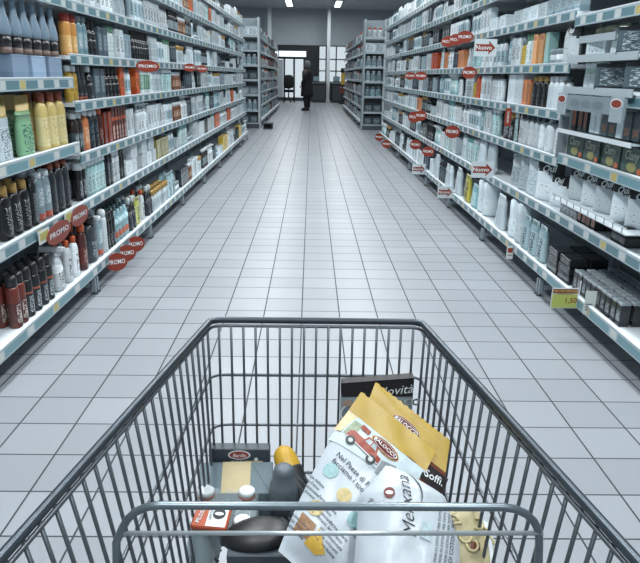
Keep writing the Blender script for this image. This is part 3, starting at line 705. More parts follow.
# ---- right, second bay
seq('R',1,0,[('tealbag',.46),('bigroll',.32),('whbag',.37)], rows=1)
seq('R',1,1,[('bagblk',.16),('whbagblk',.2),('whbag',.38),('g4',.28)], rows=1, rot=.5, inset=.03)
seq('R',1,2,[('whclr',.34),('whdk',.4),('g14',.06),('slimwh',.0),('blktall',.055),('tealwh',.07),('blkjar',.26)], rows=2)
seq('R',1,3,[('redclear',.11),('whfrost',.25),('blkgoldr',.3),('orpat',.16),('whsq',.34)], rows=1)
seq('R',1,4,[('whbagblk',.2),('g8',.2),('mint',.08),('peach',.23),('whgreen',.15),('yelr',.08),('g5',.2),('g12',.1)], rows=1)
seq('R',1,5,[('g6',.5),('g15',.7)], full=False)
# ---- right, third bay
seq('R',2,0,[('bigroll',.32),('tealpk',.18),('floral',.36),('whbag',.37)], rows=1)
seq('R',2,1,[('whbag',.56),('tealwh',.14),('g2',.24),('g4',.28)], rows=1)
seq('R',2,2,[('tealwh',.2),('g5',.2),('g12',.16),('g1',.4),('g3',.27)], rows=1)
seq('R',2,3,[('g14',.3),('g5',.3),('redpk',.2),('yelr',.08),('g7',.3)], rows=1)
seq('R',2,4,[('g1',.3),('g5',.38),('tealpk',.37),('g9',.2)], rows=1)
seq('R',2,5,[('g15',.5),('g5',.3),('g1',.35)], full=False)
# ---- the remaining bays
GEN = {'L': ['g10','slate','g20','darkora','g16','blkcluster','g17','orcarton','tealwh','g1','g1','g2','g3','g4','g5','g5','g6','g7','g9','g10','g12','g13','g14','g15','g16','g17','g8','yelcap','whfrost'],
       'R': ['g10','slate','g20','g16','blkjar','blktall','teabox','orpat','yelcap','g14','g1','g1','g2','g2','g3','g4','g5','g5','g6','g7','g8','g9','g11','g12','g14','g15','g15','g16','g19','tissue','whfrost','whdk','slate','g13']}
def fill(side, bay, lvl, wide=False, force=None):
    y = (Y0L if side == 'L' else Y0R)+bay*BAY+.03; end = y+BAY-.06; last = None
    lst = list(force or [])
    while end-y > .1:
        ks = lst.pop(0) if lst else R.choice(GEN[side])
        if ks == last: continue
        last = ks
        ln = min(end-y, R.uniform(.2, .42) if not wide else R.uniform(.35, .6))
        if wide and CAT[ks]['w'] < .08: ks = R.choice(['g4','g15','g5','g13','tissue','g3'])
        if ln < CAT[ks]['w']: break
        run(side, bay, lvl, ks, y, y+ln, False); y += ln+.01
for side in 'LR':
    for bay in range(3, NB):
        for lvl in range(0, 8):
            zz = LV[side][lvl]; yb = Y0L+(bay+1)*BAY
            # does the photo reach this high in this bay
            if zz > H+(85/650.)*yb+.1: continue
            force = {('R',3,0):['g4','slate','whbag'], ('R',3,1):['tissue','g2'], ('R',5,3):['slate','g16'], ('L',3,0):['g16','g17'], ('L',5,0):['g2','yelbox'], ('R',4,4):['redpk','g5'], ('L',7,0):['yelbox','g1'], ('L',3,1):['g15','g2']}.get((side, bay, lvl))
            fill(side, bay, lvl, wide=bay >= 5, force=force)

# ---- second gondolas beyond the cross aisle
FLV = [.18, .5, .82, 1.14, 1.46, 1.78, 2.1]
for side, fx in (('L', -1.22), ('R', 1.22)):
    s = 1 if side == 'L' else -1
    for i in range(7):
        y0 = 16.5+i*BAY
        shelving(side, i, y0, FLV, 'grey shelving bay beyond the cross aisle, %s of the far %s row' % (ORD[i], SIDE[side]), 'far shelving bays on the %s' % SIDE[side], top=2.5, fx=fx, length=1.35)
    # end unit facing the camera
    t = empty('end_unit', 'end of aisle shelf unit facing the camera, far %s row' % SIDE[side], 'shelf', (fx-s*.26, 16.25, 0))
    hw = .24
    b = MB(); b.box((0, .24, 1.25), (2*hw, .02, 2.5), bkm); obj('back_panel', b, t)
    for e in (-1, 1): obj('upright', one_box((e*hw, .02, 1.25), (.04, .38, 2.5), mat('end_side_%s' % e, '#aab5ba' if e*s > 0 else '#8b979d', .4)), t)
    lv = [.12, .42, .78, 1.12, 1.45, 1.78, 2.1]
    for z in lv:
        o = obj('shelf', one_box((0, .02, z-.012), (2*hw-.03, .34, .024), shm), t); obj('price_rail', one_box((0, -.155, z-.015), (2*hw-.04, .01, .05), upm), o)
    obj('base', one_box((0, .0, .05), (2*hw, .4, .1), framem), t)
    for n, z in enumerate(lv):
        ks = ['f5','f5','f4','f3','f3','f1','f6'][n] if side == 'R' else ['f5','f3','f2','f5','f3','f2','f1'][n]
        w = CAT[ks]['w']; m_ = 2 if w > .15 else 3
        lb = '%s, %s shelf of the far %s end unit' % (CAT[ks]['desc'], LVN[n], SIDE[side])
        for q in range(m_): put(ks, fx-s*.26+(q-(m_-1)/2)*w*(.95), 16.235, z+.002, -PI/2, lb, lb, False)
n_far = 0
stuffb = MB(); stuffm = [mat('far_goods_%d' % q, c, .5) for q, c in enumerate(('#8e9da5', '#5a6870', '#2f383e', '#a9b4b9', '#86503d'))]
for i in range(7):
    for side, fx in (('L', -1.22), ('R', 1.22)):
        s = 1 if side == 'L' else -1
        for n, z in enumerate(FLV):
            y = 16.5+i*BAY+.05; last = None
            if i < 3:
                for h_ in range(2):
                    ks = R.choice(['f1','f2','f3','f4','f5','f6','f7'])
                    while ks == last: ks = R.choice(['f1','f2','f3','f4','f5','f6','f7'])
                    last = ks
                    m_ = int(.63/CAT[ks]['w']); lb = '%s, %s shelf, %s bay of far %s row' % (CAT[ks]['desc'], LVN[n], ORD[i], SIDE[side])
                    for q in range(m_): put(ks, fx-s*(.06+CAT[ks]['d']/2), y+CAT[ks]['w']*(q+.5), z+.001, 0 if s > 0 else PI, lb, lb, False)
                    y += .64
            else:
                while y < 16.5+(i+1)*BAY-.12:
                    w_ = R.uniform(.08, .2); h_ = R.uniform(.12, .24)
                    stuffb.bbox((fx-s*.15, y+w_/2, z+h_/2+.001), (.18, w_-.01, h_), R.choice(stuffm), .01); y += w_
o = obj('packaged_goods', stuffb); tag(o, 'tiny packaged goods filling the furthest shelves beyond the cross aisle', 'goods', kind='stuff')
# step box on the floor
t = empty('step_stool', 'low dark step box on the floor by the far left shelves', 'stool', (-1.02, 16.0, 0))
b = MB(); b.bbox((0, 0, .13), (.24, .3, .03), framem, .008); obj('tread', b, t)
b = MB()
for e in (-1, 1): b.box((e*.1, 0, .06), (.02, .26, .12), framem)
b.box((0, .12, .06), (.2, .02, .12), framem); obj('frame', b, t)

# ------------------------------------------------------------------ fittings on the nearest right bay
f = 1.365
t = empty('display_header', 'pale header strip with oval emblems above the green cartons', 'sign', (f, 3.3, 1.13))
m_head = mat('header_board', '#7d8a92', .4); m_head2 = mat('header_white', '#97a4ab', .4); m_red = mat('promo_red', '#80301f', .45); m_ltxt = mat('lettering_white', '#d7dee0', .5)
obj('board', one_box((0, 0, 0), (.008, .8, .075), m_head), t)
def onx(x, s): # local (u,v) -> plane facing -s*X ; u runs so that text reads from the aisle
    return lambda u, v: (x, -u*s, v) 
for k, yy in enumerate((-.12, .02, .16)):
    b = disc(lambda u, v: (-.0055, u+yy, v), (0, 0), .058, .017, mat('oval_grey', '#6d7a82', .4)); obj('oval_emblem', b, t)
for yy in (-.33, .33):
    fn = lambda u, v: (-.012, u+yy, v)
    b = MB(); b.box((-.007, yy, -.012), (.006, .12, .11), m_head2); obj('end_card', b, t)
    b = disc(lambda u, v: (-.0108, u+yy, v), (0, .014), .060, .022, m_ltxt); b.merge(disc(lambda u, v: (-.0116, u+yy, v), (0, .014), .052, .017, m_red)); obj('red_oval', b, t)
b = MB(); b.box((0, 0, 0), (.15, .86, .006), mat('glass_tier','#a9bbc1',.2)); b.box((-.075,0,.0),(.006,.86,.02),shm)
for e in (-1,1): b.box((.1,e*.42,-.0),(.1,.01,.01),upm)
t = obj('display_tier', b, None, (f+.09, 3.26, .975)); tag(t, 'narrow pale tier holding dark packets above the green cartons', 'shelf')
b = MB(); b.box((0,0,0), (.2,.92,.006), shm)
for k in range(10): b.box((-.1,-.42+k*.093,.012),(.004,.004,.03),upm)
b.tube([(-.1,-.46,.028),(-.1,.46,.028)], .003, upm, 6)
t = obj('wire_riser', b, None, (f+.12, 3.22, .597)); tag(t, 'wire riser carrying the white black-headed bags', 'shelf')
for z, yy, ln, lb in ((1.347, 3.3, .8, 'white tray ledge under the upper tier of gift boxes'), (1.19, 3.3, .8, 'white tray ledge under the lower gift boxes'), (1.447, 3.5, .44, 'pale ledge behind the beige pouches, nearest right bay')):
    b = MB(); b.box((0,0,0),(.14,ln,.012),shm); b.box((-.07,0,.0),(.006,ln,.036),mat('ledge_white','#a5b1b7',.4)); t = obj('tray_ledge', b, None, (f+.09 if z<1.44 else f+.15, yy, z)); tag(t, lb, 'shelf')
b = MB(); b.box((0,0,0),(.13,.008,.34),bkm); b.box((0,.0,0),(.02,.012,.34),m_ltxt)
t = obj('shelf_divider', b, None, (f+.09, 3.72, .99)); tag(t, 'pale upright divider between the green cartons and white bottles', 'divider')

# ------------------------------------------------------------------ signs
m_yel = mat('ticket_yellow', '#a8a05a', .5); m_tick = mat('ticket_paper', '#c5ccc9', .5); m_ink = mat('print_dark', '#23272b', .6)
def promo(side, y, z, w, h, label, group, word='PROMO', yellow=True, shape='oval', tilt=0):
    s = 1 if side == 'L' else -1
    x = face(side, 1)+s*.018
    if tilt: x += s*w*.42
    t = empty('promo_card', label, 'sign', (x, y, z), -s*tilt, group)
    fn0 = lambda k: (lambda u, v: (s*k, u*s*-1 if s > 0 else u*1, v))
    # text must read left to right for someone in the aisle: on the left wall u runs towards +y, on the right towards -y
    F = lambda k: (lambda u, v: (s*k, u*s, v))
    b = MB(); n = 28 if shape == 'oval' else 4
    ring = [(w/2*cos(a), h/2*sin(a)) for a in [2*PI*j/28 for j in range(28)]] if shape == 'oval' else [(-w/2,-h/2),(w/2,-h/2),(w/2,h/2),(-w/2,h/2)]
    b.loft([[(s*-.0015, p[0], p[1]) for p in ring], [(s*.0015, p[0], p[1]) for p in ring]], m_red, smooth=False); obj('card', b, t)
    obj('lettering', text_mb(word, h*.36, m_ltxt, F(.0026), bold=.012, stretch=w/h*.62), t)
    if yellow:
        b = MB(); b.box((s*-.004, s*-w*.55, h*.22), (.002, w*.4, h*.6), m_tick); b.box((s*-.0025, s*-w*.55, h*.24), (.002, w*.3, h*.36), m_yel); obj('price_ticket', b, t)
    b = MB(); b.box((-s*.008, 0, h*.3), (.014, .012, .012), upm); obj('clip', b, t)
    return t
promo('L', 3.19, .475, .32, .105, 'red oval promotion card on the left rail above the orange-capped bottles', None)
promo('L', 3.50, .495, .28, .105, 'second red oval card on the left rail, beside the charcoal bottles', None)
promo('L', 3.90, .118, .135, .115, 'nearest of three red ovals hanging low from the left bottom rail', None, tilt=1.0, yellow=False)
promo('L', 4.14, .110, .125, .110, 'middle of three red ovals hanging low from the left bottom rail', None, tilt=1.0, yellow=False)
promo('L', 4.36, .115, .13, .110, 'furthest of three red ovals hanging low from the left bottom rail', None, tilt=1.0, yellow=False)
promo('L', 4.95, 1.285, .17, .082, 'wide red card on the left upper rail above the orange cartons', None, tilt=1.05, yellow=False)
promo('L', 6.75, 1.295, .13, .075, 'small red card on the left upper rail beyond the wide one', None, tilt=1.05, yellow=False)
promo('L', 7.5, 1.29, .13, .075, 'second small red card on the left upper rail, further along', None, tilt=1.05, yellow=False)
RP = [(6.70,1.575,.15,.1,'furthest of the three red cards high on the right rail'),(6.33,1.575,.15,.1,'middle of the three red cards high on the right rail'),(5.98,1.58,.15,.1,'nearest of the three red cards high on the right rail'),
      (5.75,1.285,.13,.10,'single red card on the right rail over the red packets'),(9.1,1.255,.16,.10,'far red card over the dark slate bottles, right side'),(8.2,1.255,.16,.10,'red card left of the single one, right fifth rail'),
      (8.5,.755,.17,.14,'lower red card of the distant right pair on third rail'),(8.05,.80,.15,.12,'upper red card of the distant right pair on third rail'),(6.2,.76,.15,.12,'round red card on the right third rail above black-striped packs'),
      (8.3,.43,.16,.12,'far red card of the pair on the right second rail'),(7.4,.445,.15,.115,'near red card of the pair on the right second rail'),
      (11.4,.13,.18,.14,'red card on the lowest right rail, furthest but one'),(12.7,.13,.18,.14,'red card on the lowest right rail, furthest of all')]
for y, z, w, h, lb in RP: promo('R', y, z, w, h, lb, None, yellow=False, tilt=1.0)

def flag(kind, x, y, z, w, h, label, build):
    t = empty(kind, label, 'sign', (x, y, z)); build(t, w, h); return t
FY = lambda k: (lambda u, v: (u, -k, v))
def arrow(t, w, h):
    b = MB(); b.box((0, 0, 0), (w, .002, h), mat('card_white', '#b9c4c9', .4)); obj('card', b, t)
    a = w*.44; q = h*.2
    pts = [(-a, q), (a*.35, q), (a*.3, h*.4), (a, 0), (a*.3, -h*.4), (a*.35, -q), (-a, -q)]
    b = MB(); b.add([(p[0], -.002, p[1]) for p in pts], [(0, 6, 5, 1), (1, 5, 3), (1, 3, 2), (5, 4, 3)], m_red); obj('arrow', b, t)
    obj('lettering', text_mb('Nuovo', h*.36, m_ltxt, FY(.0034), bold=.01, at=(-w*.08, 0)), t)
    b = MB(); b.box((w/2+.012, 0, 0), (.03, .004, .014), upm); obj('clip', b, t)
flag('arrow_card', 1.27, 5.03, 1.455, .165, .12, 'white card with red arrow, high beside the teal pouches', arrow)
flag('arrow_card', 1.27, 4.80, .60, .165, .12, 'white card with red arrow in front of the white bags, second rail', arrow)
flag('arrow_card', 1.29, 6.15, .20, .15, .115, 'nearer white card with red arrow on the lowest right rail', arrow)
flag('arrow_card', 1.29, 7.75, .20, .16, .125, 'further white card with red arrow on the lowest right rail', arrow)
def pricecard(t, w, h):
    obj('card', one_box((0, 0, 0), (w, .003, h), m_tick), t)
    b = MB(); b.box((0, -.002, -h*.13), (w*.93, .002, h*.66), mat('price_green', '#a7b35e', .5)); obj('price_field', b, t)
    b = MB(); b.box((0, -.002, h*.35), (w*.93, .002, h*.2), mat('price_red', '#6e2620', .5)); obj('header_band', b, t)
    b = text_mb('PROMOZIONE', h*.15, mat('print_yellow', '#c9b765', .5), FY(.0034), bold=.01, at=(0, h*.35), stretch=1.15)
    b.merge(text_mb('1,50', h*.36, m_red, FY(.0034), bold=.02, at=(w*.24, -h*.12)))
    b.merge(text_mb('SCONTO SPECIALE', h*.085, m_red, FY(.0034), bold=.01, at=(0, h*.2)))
    obj('lettering', b, t)
    b = MB(); b.box((w/2+.006, .0, .02), (.004, .004, h*1.35), m_ltxt); b.box((w/2+.02, .002, .0), (.03, .004, .012), upm); obj('holder', b, t)
flag('price_card', 1.30, 3.11, .183, .135, .108, 'yellow-green price card reading 1,50 with a dark red header band', pricecard)
def ticket(t, w, h):
    obj('card', one_box((0, 0, 0), (w, .002, h), m_tick), t)
    b = MB(); b.box((0, -.002, h*.18), (w*.7, .001, h*.35), m_red); b.box((0, -.002, -h*.2), (w*.6, .001, h*.06), m_ink); obj('print', b, t)
flag('ticket', 1.352, 4.22, .125, .045, .09, 'small white ticket with red mark hanging from the lowest right rail', ticket)
def plainticket(t, w, h):
    obj('card', one_box((0, 0, 0), (w, .002, h), m_tick), t)
    b = MB()
    for q in range(3): b.box((-.1*w, -.002, -h*.3+q*h*.12), (w*.6, .001, h*.035), m_ink)
    obj('print', b, t)
flag('ticket', 1.375, 2.98, .205, .055, .12, 'narrow pale ticket beside the yellow-green price card', plainticket)
def boardc(t, w, h):
    obj('card', one_box((0, 0, 0), (w, .002, h), m_red), t)
    obj('lettering', text_mb('OFFERTA', h*.16, m_ltxt, FY(.002), rot=PI/2, bold=.01), t)
flag('promo_card', 1.384, 4.68, .985, .045, .12, 'narrow upright red card between black jar and white bottles', boardc)

# ------------------------------------------------------------------ person in the distance
skin = mat('skin', '#a98878', .6); hairm = mat('grey_hair', '#6c6f72', .8, noise=.2, nscale=40); coatm = mat('dark_coat', '#17191d', .8, noise=.2, nscale=20); trm = mat('dark_trousers', '#1d2024', .8); shoem = mat('black_shoe', '#101113', .5)
px, py = -.15, 24.62
pr = empty('person', 'person in a long dark coat standing in the aisle, seen in profile', 'person', (px, py, 0), PI/2)  # local -Y is forward: faces -Y rotated
def skin_body(name, verts, edges, parent, m, sub=2):
    me = bpy.data.meshes.new(name); me.from_pydata([v[:3] for v in verts], edges, []); me.update()
    o = link(name, me, parent); md = o.modifiers.new('skin', 'SKIN'); me.materials.append(m)
    if not me.skin_vertices: 
        pass
    for i, v in enumerate(verts):
        r = v[3] if len(v) > 3 else .03; r = (r, v[4]) if len(v) > 4 else (r, r)
        me.skin_vertices[0].data[i].radius = r
    me.skin_vertices[0].data[0].use_root = True
    s_ = o.modifiers.new('sub', 'SUBSURF'); s_.levels = sub; s_.render_levels = sub; md.use_smooth_shade = True
    return o
# forward = +X locally (empty rotated so that +X points to world +Y... person looks left/away)
pr.rotation_euler = (0, 0, PI*.85)
V = []; E = []
def chain(pts, root=None):
    prev = root
    for p in pts:
        V.append(p); i = len(V)-1
        if prev is not None: E.append((prev, i))
        prev = i
    return prev
pel = chain([(0,0,.88,.13,.15)])
ch1 = chain([(0,0,1.05,.12,.14),(.0,0,1.22,.12,.16)], pel)
sh = chain([(-.01,0,1.36,.09,.13)], ch1)
nk = chain([(.01,0,1.45,.055)], sh)
hd = chain([(.03,0,1.53,.075,.07),(.03,0,1.60,.09,.075),(.015,0,1.66,.05,.05)], nk)
for s in (-1, 1):
    hip = chain([(0,s*.09,.80,.085),(.01,s*.09,.47,.055),(0,s*.09,.25,.045),(-.02,s*.09,.09,.035)], pel)
    chain([(.07,s*.10,.04,.035),(.15,s*.10,.03,.025)], hip)
    w_ = chain([(0,s*.19,1.36,.06),(-.02,s*.22,1.10,.045),(.10,s*.2,.92,.032)], sh)
    pl = chain([(.14,s*.19,.88,.026,.018)], w_)
    for q, (dy, ln) in enumerate(((-.03,.06),(-.01,.075),(.01,.07),(.03,.055))):
        chain([(.155,s*.19+dy,.86,.009),(.165+ln*.3,s*.19+dy,.86-ln*.6,.008),(.155+ln*.2,s*.19+dy*.9,.86-ln,.007)], pl)
    chain([(.15,s*.19-s*.04,.885,.010),(.18,s*.19-s*.045,.86,.008)], pl)
body = skin_body('body', V, E, pr, skin)
b = MB()
b.rev([(.27,.50),(.275,.6),(.25,.85),(.21,1.02),(.22,1.2),(.225,1.32),(.18,1.41),(.09,1.47),(.075,1.50)], coatm, 18, sx=.78)
b.tube([(0,-.2,1.36),(-.03,-.25,1.1),(.09,-.225,.93)], .07, coatm, 10, rad=[.09,.075,.055]); b.tube([(0,.2,1.36),(-.03,.25,1.1),(.09,.225,.93)], .07, coatm, 10, rad=[.09,.075,.055])
obj('coat', b, pr)
for s in (-1, 1):
    b = MB(); b.tube([(0,s*.09,.8),(.01,s*.09,.47),(-.01,s*.09,.1)], .08, trm, 10, rad=[.11,.085,.065]); obj('trouser_leg', b, pr)
    b = MB(); b.rev([(.055,0),(.06,.03),(.045,.08),(.02,.1)], shoem, 12, sx=2.1, c=(.06,s*.1,0)); obj('shoe', b, pr)
b = MB(); b.rev([(.09,1.46),(.11,1.54),(.112,1.62),(.085,1.70),(.03,1.735)], hairm, 14, c=(-.015,0,0)); obj('hair', b, pr)
for s in (-1,1):
    b = MB(); b.rev([(.003,-.008),(.009,0),(.003,.008)], mat('eye','#1b1d20',.3), 8, c=(.118,s*.032,1.60)); obj('eye', b, pr)
b = MB(); b.rev([(.004,-.02),(.014,-.012),(.005,.022)], skin, 8, c=(.125,0,1.57)); obj('nose', b, pr)
b = MB(); b.box((.112,0,1.525),(.01,.045,.008), mat('lip','#7d5148',.5)); obj('mouth', b, pr)

# ------------------------------------------------------------------ shopping trolley
chrome = mat('zinc_wire', '#62696e', .34, .6, noise=.25, nscale=60)
chrome2 = mat('rim_tube', '#454d54', .3, .65, noise=.2, nscale=25)
bright = mat('bright_tube', '#6f7a80', .3, .7, noise=.2, nscale=40)
plast = mat('trolley_plastic', '#22262a', .5)
CX, ZR, ZB = .015, .797, .36
YF, YN = 1.16, .26
def hw(y, z, s=-1):
    top = .200+(1.16-y)*(.302-.200)/(1.16-.555)
    return top-(ZR-z)*(.01+(.28 if s < 0 else .16)*max(0, min(1, (1.16-y)/.9)))
def yf(z): return YF-(ZR-z)*.04
cart = empty('shopping_cart', 'grey wire shopping trolley with empty rim in the foreground', 'trolley', (CX, .7, 0))
cart['label'] = 'grey wire shopping trolley in the foreground holding a few groceries'
def cobj(name, mb): mb.v = [(x-CX, y-.7, z) for x, y, z in mb.v]; return obj(name, mb, cart)
def hoop(z, r, inset=0.0, rc=.03, yn=YN, tilt=0.0):
    yfz = yf(z)-inset; pts = []; zz = lambda y: z-tilt*(1.16-y)
    a = hw(yfz-rc, z, -1)-inset; a2 = hw(yfz-rc, z, 1)-inset; ys_ = [yn+(yfz-rc-yn)*k/6 for k in range(7)]
    for y in ys_: pts.append((CX-hw(y, zz(y), -1)+inset, y, zz(y)))
    for k in range(1, 5): q = k/4*PI/2; pts.append((CX-a+rc*(1-cos(q)), yfz-rc+rc*sin(q), z))
    for k in range(0, 4): q = k/4*PI/2; pts.append((CX+a2-rc*(1-sin(q)), yfz-rc+rc*cos(q), z))
    for y in ys_[::-1]: pts.append((CX+hw(y, zz(y), 1)-inset, y, zz(y)))
    return pts
b = MB(); b.tube(hoop(ZR, 0, 0, .022), .0064, chrome2, 12); cobj('rim_tube', b)
b = MB(); b.tube(hoop(ZR-.0115, 0, .0015, .022), .0030, chrome, 8); cobj('rim_wire', b)
for z in (.683, .575, .468):
    b = MB(); b.tube(hoop(z, 0, -.004, .03, tilt=.11), .0030, chrome, 8); cobj('hoop_wire', b)
for k in range(17):
    u = (k-8)/8*.93
    b = MB(); pts = [(CX+u*hw(yf(z), z), yf(z)-.002, z) for z in (ZR-.008, .68, .57, .46, ZB+.02)]
    pts.append((CX+u*hw(yf(ZB), ZB)*1.0, yf(ZB)-.02, ZB)); b.tube(pts, .0026, chrome, 6); cobj('front_wire', b)
ys = [1.135-.0292*k for k in range(30)]
for s in (-1, 1):
    for y in ys:
        b = MB(); pts = [(CX+s*(hw(y, z, s)), y, z) for z in (ZR-.004, .68, .57, .46, ZB+.02)]; pts.append((CX+s*(hw(y, ZB, s)-.02), y, ZB)); b.tube(pts, .0026, chrome, 6); cobj('side_wire', b)
b = MB()
for k in range(13):
    x = (k-6)/6.2
    b.tube([(CX+x*(hw(YN, ZB)-.01), YN, ZB-.004), (CX+x*(hw(1.12, ZB)-.01), yf(ZB)-.01, ZB-.004)], .0022, chrome, 6)
for y in (1.13, 1.0, .86, .72, .58, .44, .3):
    b.tube([(CX-hw(y, ZB)+.015, y, ZB-.008), (CX+hw(y, ZB)-.015, y, ZB-.008)], .003, chrome, 6)
cobj('basket_floor', b)
# folded child seat loop near the handle
def loop(y, z, a, rc, zb):
    pts = [(CX-a-.012, y-.02, zb), (CX-a-.004, y-.004, z-rc)]
    for k in range(1, 6): q = k/5*PI/2; pts.append((CX-a+rc*(1-cos(q)), y, z-rc+rc*sin(q)))
    for k in range(0, 6): q = k/5*PI/2; pts.append((CX+a-rc*(1-sin(q)), y, z-rc+rc*cos(q)))
    pts.append((CX+a+.012, y-.02, zb)); return pts
CXs = CX; CX = .028
b = MB(); b.tube(loop(.60, .797, .232, .045, .56), .0046, bright, 12)
CX = CXs; cobj('seat_loop', b)
b = MB(); b.tube([(-.206, .598, .762), (.262, .598, .765)], .0026, mat('pale_tube', '#a9b2b6', .3, .5), 8); cobj('seat_crossbar', b)
# chassis, wheels and handle (below and behind the view)
b = MB()
for s in (-1, 1):
    b.tube([(CX+s*.17, .98, .13), (CX+s*.19, .3, .15), (CX+s*.21, .16, .20), (CX+s*.25, .14, .55), (CX+s*.27, .17, .82), (CX+s*.27, .10, 1.0)], .011, chrome2, 10)
    b.tube([(CX+s*.18, .6, .14), (CX+s*.17, .7, ZB-.01)], .009, chrome2, 8)
b.tube([(CX-.17, .97, .13), (CX+.17, .97, .13)], .009, chrome2, 8)
cobj('chassis', b)
b = MB(); b.tube([(CX-.28, .10, 1.0), (CX+.28, .10, 1.0)], .014, plast, 12); cobj('handle', b)
for s in (-1, 1):
    for y in (.95, .22):
        b = MB(); b.rev([(.012,-.014),(.058,-.014),(.062,0),(.058,.014),(.012,.014)], plast, 18); b.xf(Matrix.Translation((CX+s*.18, y, .062)) @ Matrix.Rotation(PI/2, 4, 'Y'))
        b.tube([(CX+s*.18-.022, y, .062), (CX+s*.18-.022, y, .12), (CX+s*.18+.022, y, .12), (CX+s*.18+.022, y, .062)], .006, chrome2, 6); cobj('wheel', b)

# ------------------------------------------------------------------ groceries in the trolley
def frame(O, U, Vv):
    O = Vector(O); U = Vector(U).normalized(); Vv = Vector(Vv); Vv = (Vv-U*Vv.dot(U)).normalized(); n = U.cross(Vv)
    return lambda u, v, h=0: O+U*u+Vv*v+n*h
def pillow_h(L, Rr, vt, vb, T, hdr, foot, sd):
    """height of the front skin above the bag plane"""
    def hf(u, v):
        t = (vt-v)/(vt-vb); t = max(0, min(1, t))
        l, r = L(t), Rr(t); s = max(0, min(1, (u-l)/(r-l)))
        if t <= hdr: return .0012
        k = min(1, (t-hdr)/.22); k2 = min(1, max(0, (1-foot-t)/.15))
        w = (sin(PI*s))**.55*math.sin(k*PI/2)*math.sin(k2*PI/2)
        wr = .0011*sin(120*u+sd+9*t)*sin(21*t+sd)+.0005*sin(60*s+sd*2+30*t)+.0016*sin(9*s+sd)*sin(14*t+sd*2)
        return .0012+T*w+wr*min(1, w*2)*(1-abs(2*s-1))
    return hf
def bag(name, label, O, U, Vv, L, Rr, vt, vb, T, hdr, foot, mh, mb_, sd=0, nu=26, nv=44, category='bag', ribs=.0, back=None):
    P = frame(O, U, Vv); hf = pillow_h(L, Rr, vt, vb, T, hdr, foot, sd)
    root = empty(name, label, category, O); root.scale = (.9, .9, .9)
    inv = Vector(O)
    def grid(t0, t1, n, m, sgn, rib=False):
        b = MB(); vs = []; fs = []
        for i in range(n+1):
            t = t0+(t1-t0)*i/n; v = vt-(vt-vb)*t
            for j in range(nu+1):
                s = j/nu; u = L(t)+(Rr(t)-L(t))*s; h = hf(u, v)*sgn
                if rib and sgn > 0: h += .0006*sin(u*900)
                if rib: v2 = v+.0012*(1 if j % 2 else -1)*(1 if i == 0 else 0)
                else: v2 = v
                vs.append(P(u, v2, h)-inv)
        for i in range(n):
            for j in range(nu):
                a = i*(nu+1)+j; q = (a, a+nu+1, a+nu+2, a+1); fs.append(q if sgn > 0 else q[::-1])
        b.add(vs, fs, m, True); return b
    n1 = max(2, int(nv*hdr))
    body = grid(hdr, 1, nv-n1, mb_, 1); body.merge(grid(hdr, 1, nv-n1, back or mb_, -1)); obj('pouch_body', body, root)
    if hdr > 0:
        hd_ = grid(0, hdr, n1, mh, 1, True); hd_.merge(grid(0, hdr, n1, mh, -1)); obj('header_seal', hd_, root)
    def fn(eps): return lambda u, v: P(u, v, hf(u, v)+eps)-inv
    return root, fn
gold = bpy.data.materials.new('gold_foil'); gold.use_nodes = True
def gold_nodes(m, c1, c2, rough=.35):
    N = m.node_tree.nodes; L = m.node_tree.links; bs = N['Principled BSDF']; bs.inputs['Roughness'].default_value = rough
    tc = N.new('ShaderNodeTexCoord'); n = N.new('ShaderNodeTexNoise'); n.inputs['Scale'].default_value = 26; n.inputs['Detail'].default_value = 5
    L.new(tc.outputs['Object'], n.inputs['Vector']); r = N.new('ShaderNodeMix'); r.data_type = 'RGBA'; L.new(n.outputs['Fac'], r.inputs[0])
    r.inputs[6].default_value = lin(c1); r.inputs[7].default_value = lin(c2); L.new(r.outputs[2], bs.inputs['Base Color'])
    bp = N.new('ShaderNodeBump'); bp.inputs['Strength'].default_value = .35; bp.inputs['Distance'].default_value = .002; L.new(n.outputs['Fac'], bp.inputs['Height']); L.new(bp.outputs[0], bs.inputs['Normal'])
def rib_shade_nodes(m):  # light and shade of the header ribs painted as fine colour stripes
    N = m.node_tree.nodes; L = m.node_tree.links; bs = N['Principled BSDF']; src = bs.inputs['Base Color'].links[0].from_socket
    tc = N.new('ShaderNodeTexCoord'); d = N.new('ShaderNodeVectorMath'); d.operation = 'DOT_PRODUCT'; d.inputs[1].default_value = (.6055, .615, .5051)
    L.new(tc.outputs['Object'], d.inputs[0])
    a = N.new('ShaderNodeMath'); a.operation = 'MULTIPLY'; a.inputs[1].default_value = 1700; L.new(d.outputs['Value'], a.inputs[0])
    b_ = N.new('ShaderNodeMath'); b_.operation = 'SINE'; L.new(a.outputs[0], b_.inputs[0])
    r = N.new('ShaderNodeMapRange'); r.inputs[1].default_value = -1; r.inputs[3].default_value = .72; r.inputs[4].default_value = 1.08; L.new(b_.outputs[0], r.inputs[0])
    mx = N.new('ShaderNodeMix'); mx.data_type = 'RGBA'; mx.blend_type = 'MULTIPLY'; mx.inputs[0].default_value = 1
    L.new(src, mx.inputs[6]); L.new(r.outputs[0], mx.inputs[7]); L.new(mx.outputs[2], bs.inputs['Base Color'])
gold_nodes(gold, '#a3852c', '#cdae50')
rib_shade_nodes(gold)
film = bpy.data.materials.new('white_film'); film.use_nodes = True; gold_nodes(film, '#a5afb7', '#c6ced4', .3)
brownf = mat('brown_film', '#6b3a2a', .4, noise=.2, nscale=30)
m_ill1 = mat('ill_teal', '#8fb3b5', .5, noise=.3, nscale=120); m_ill2 = mat('ill_straw', '#bfae7c', .5, noise=.4, nscale=150)
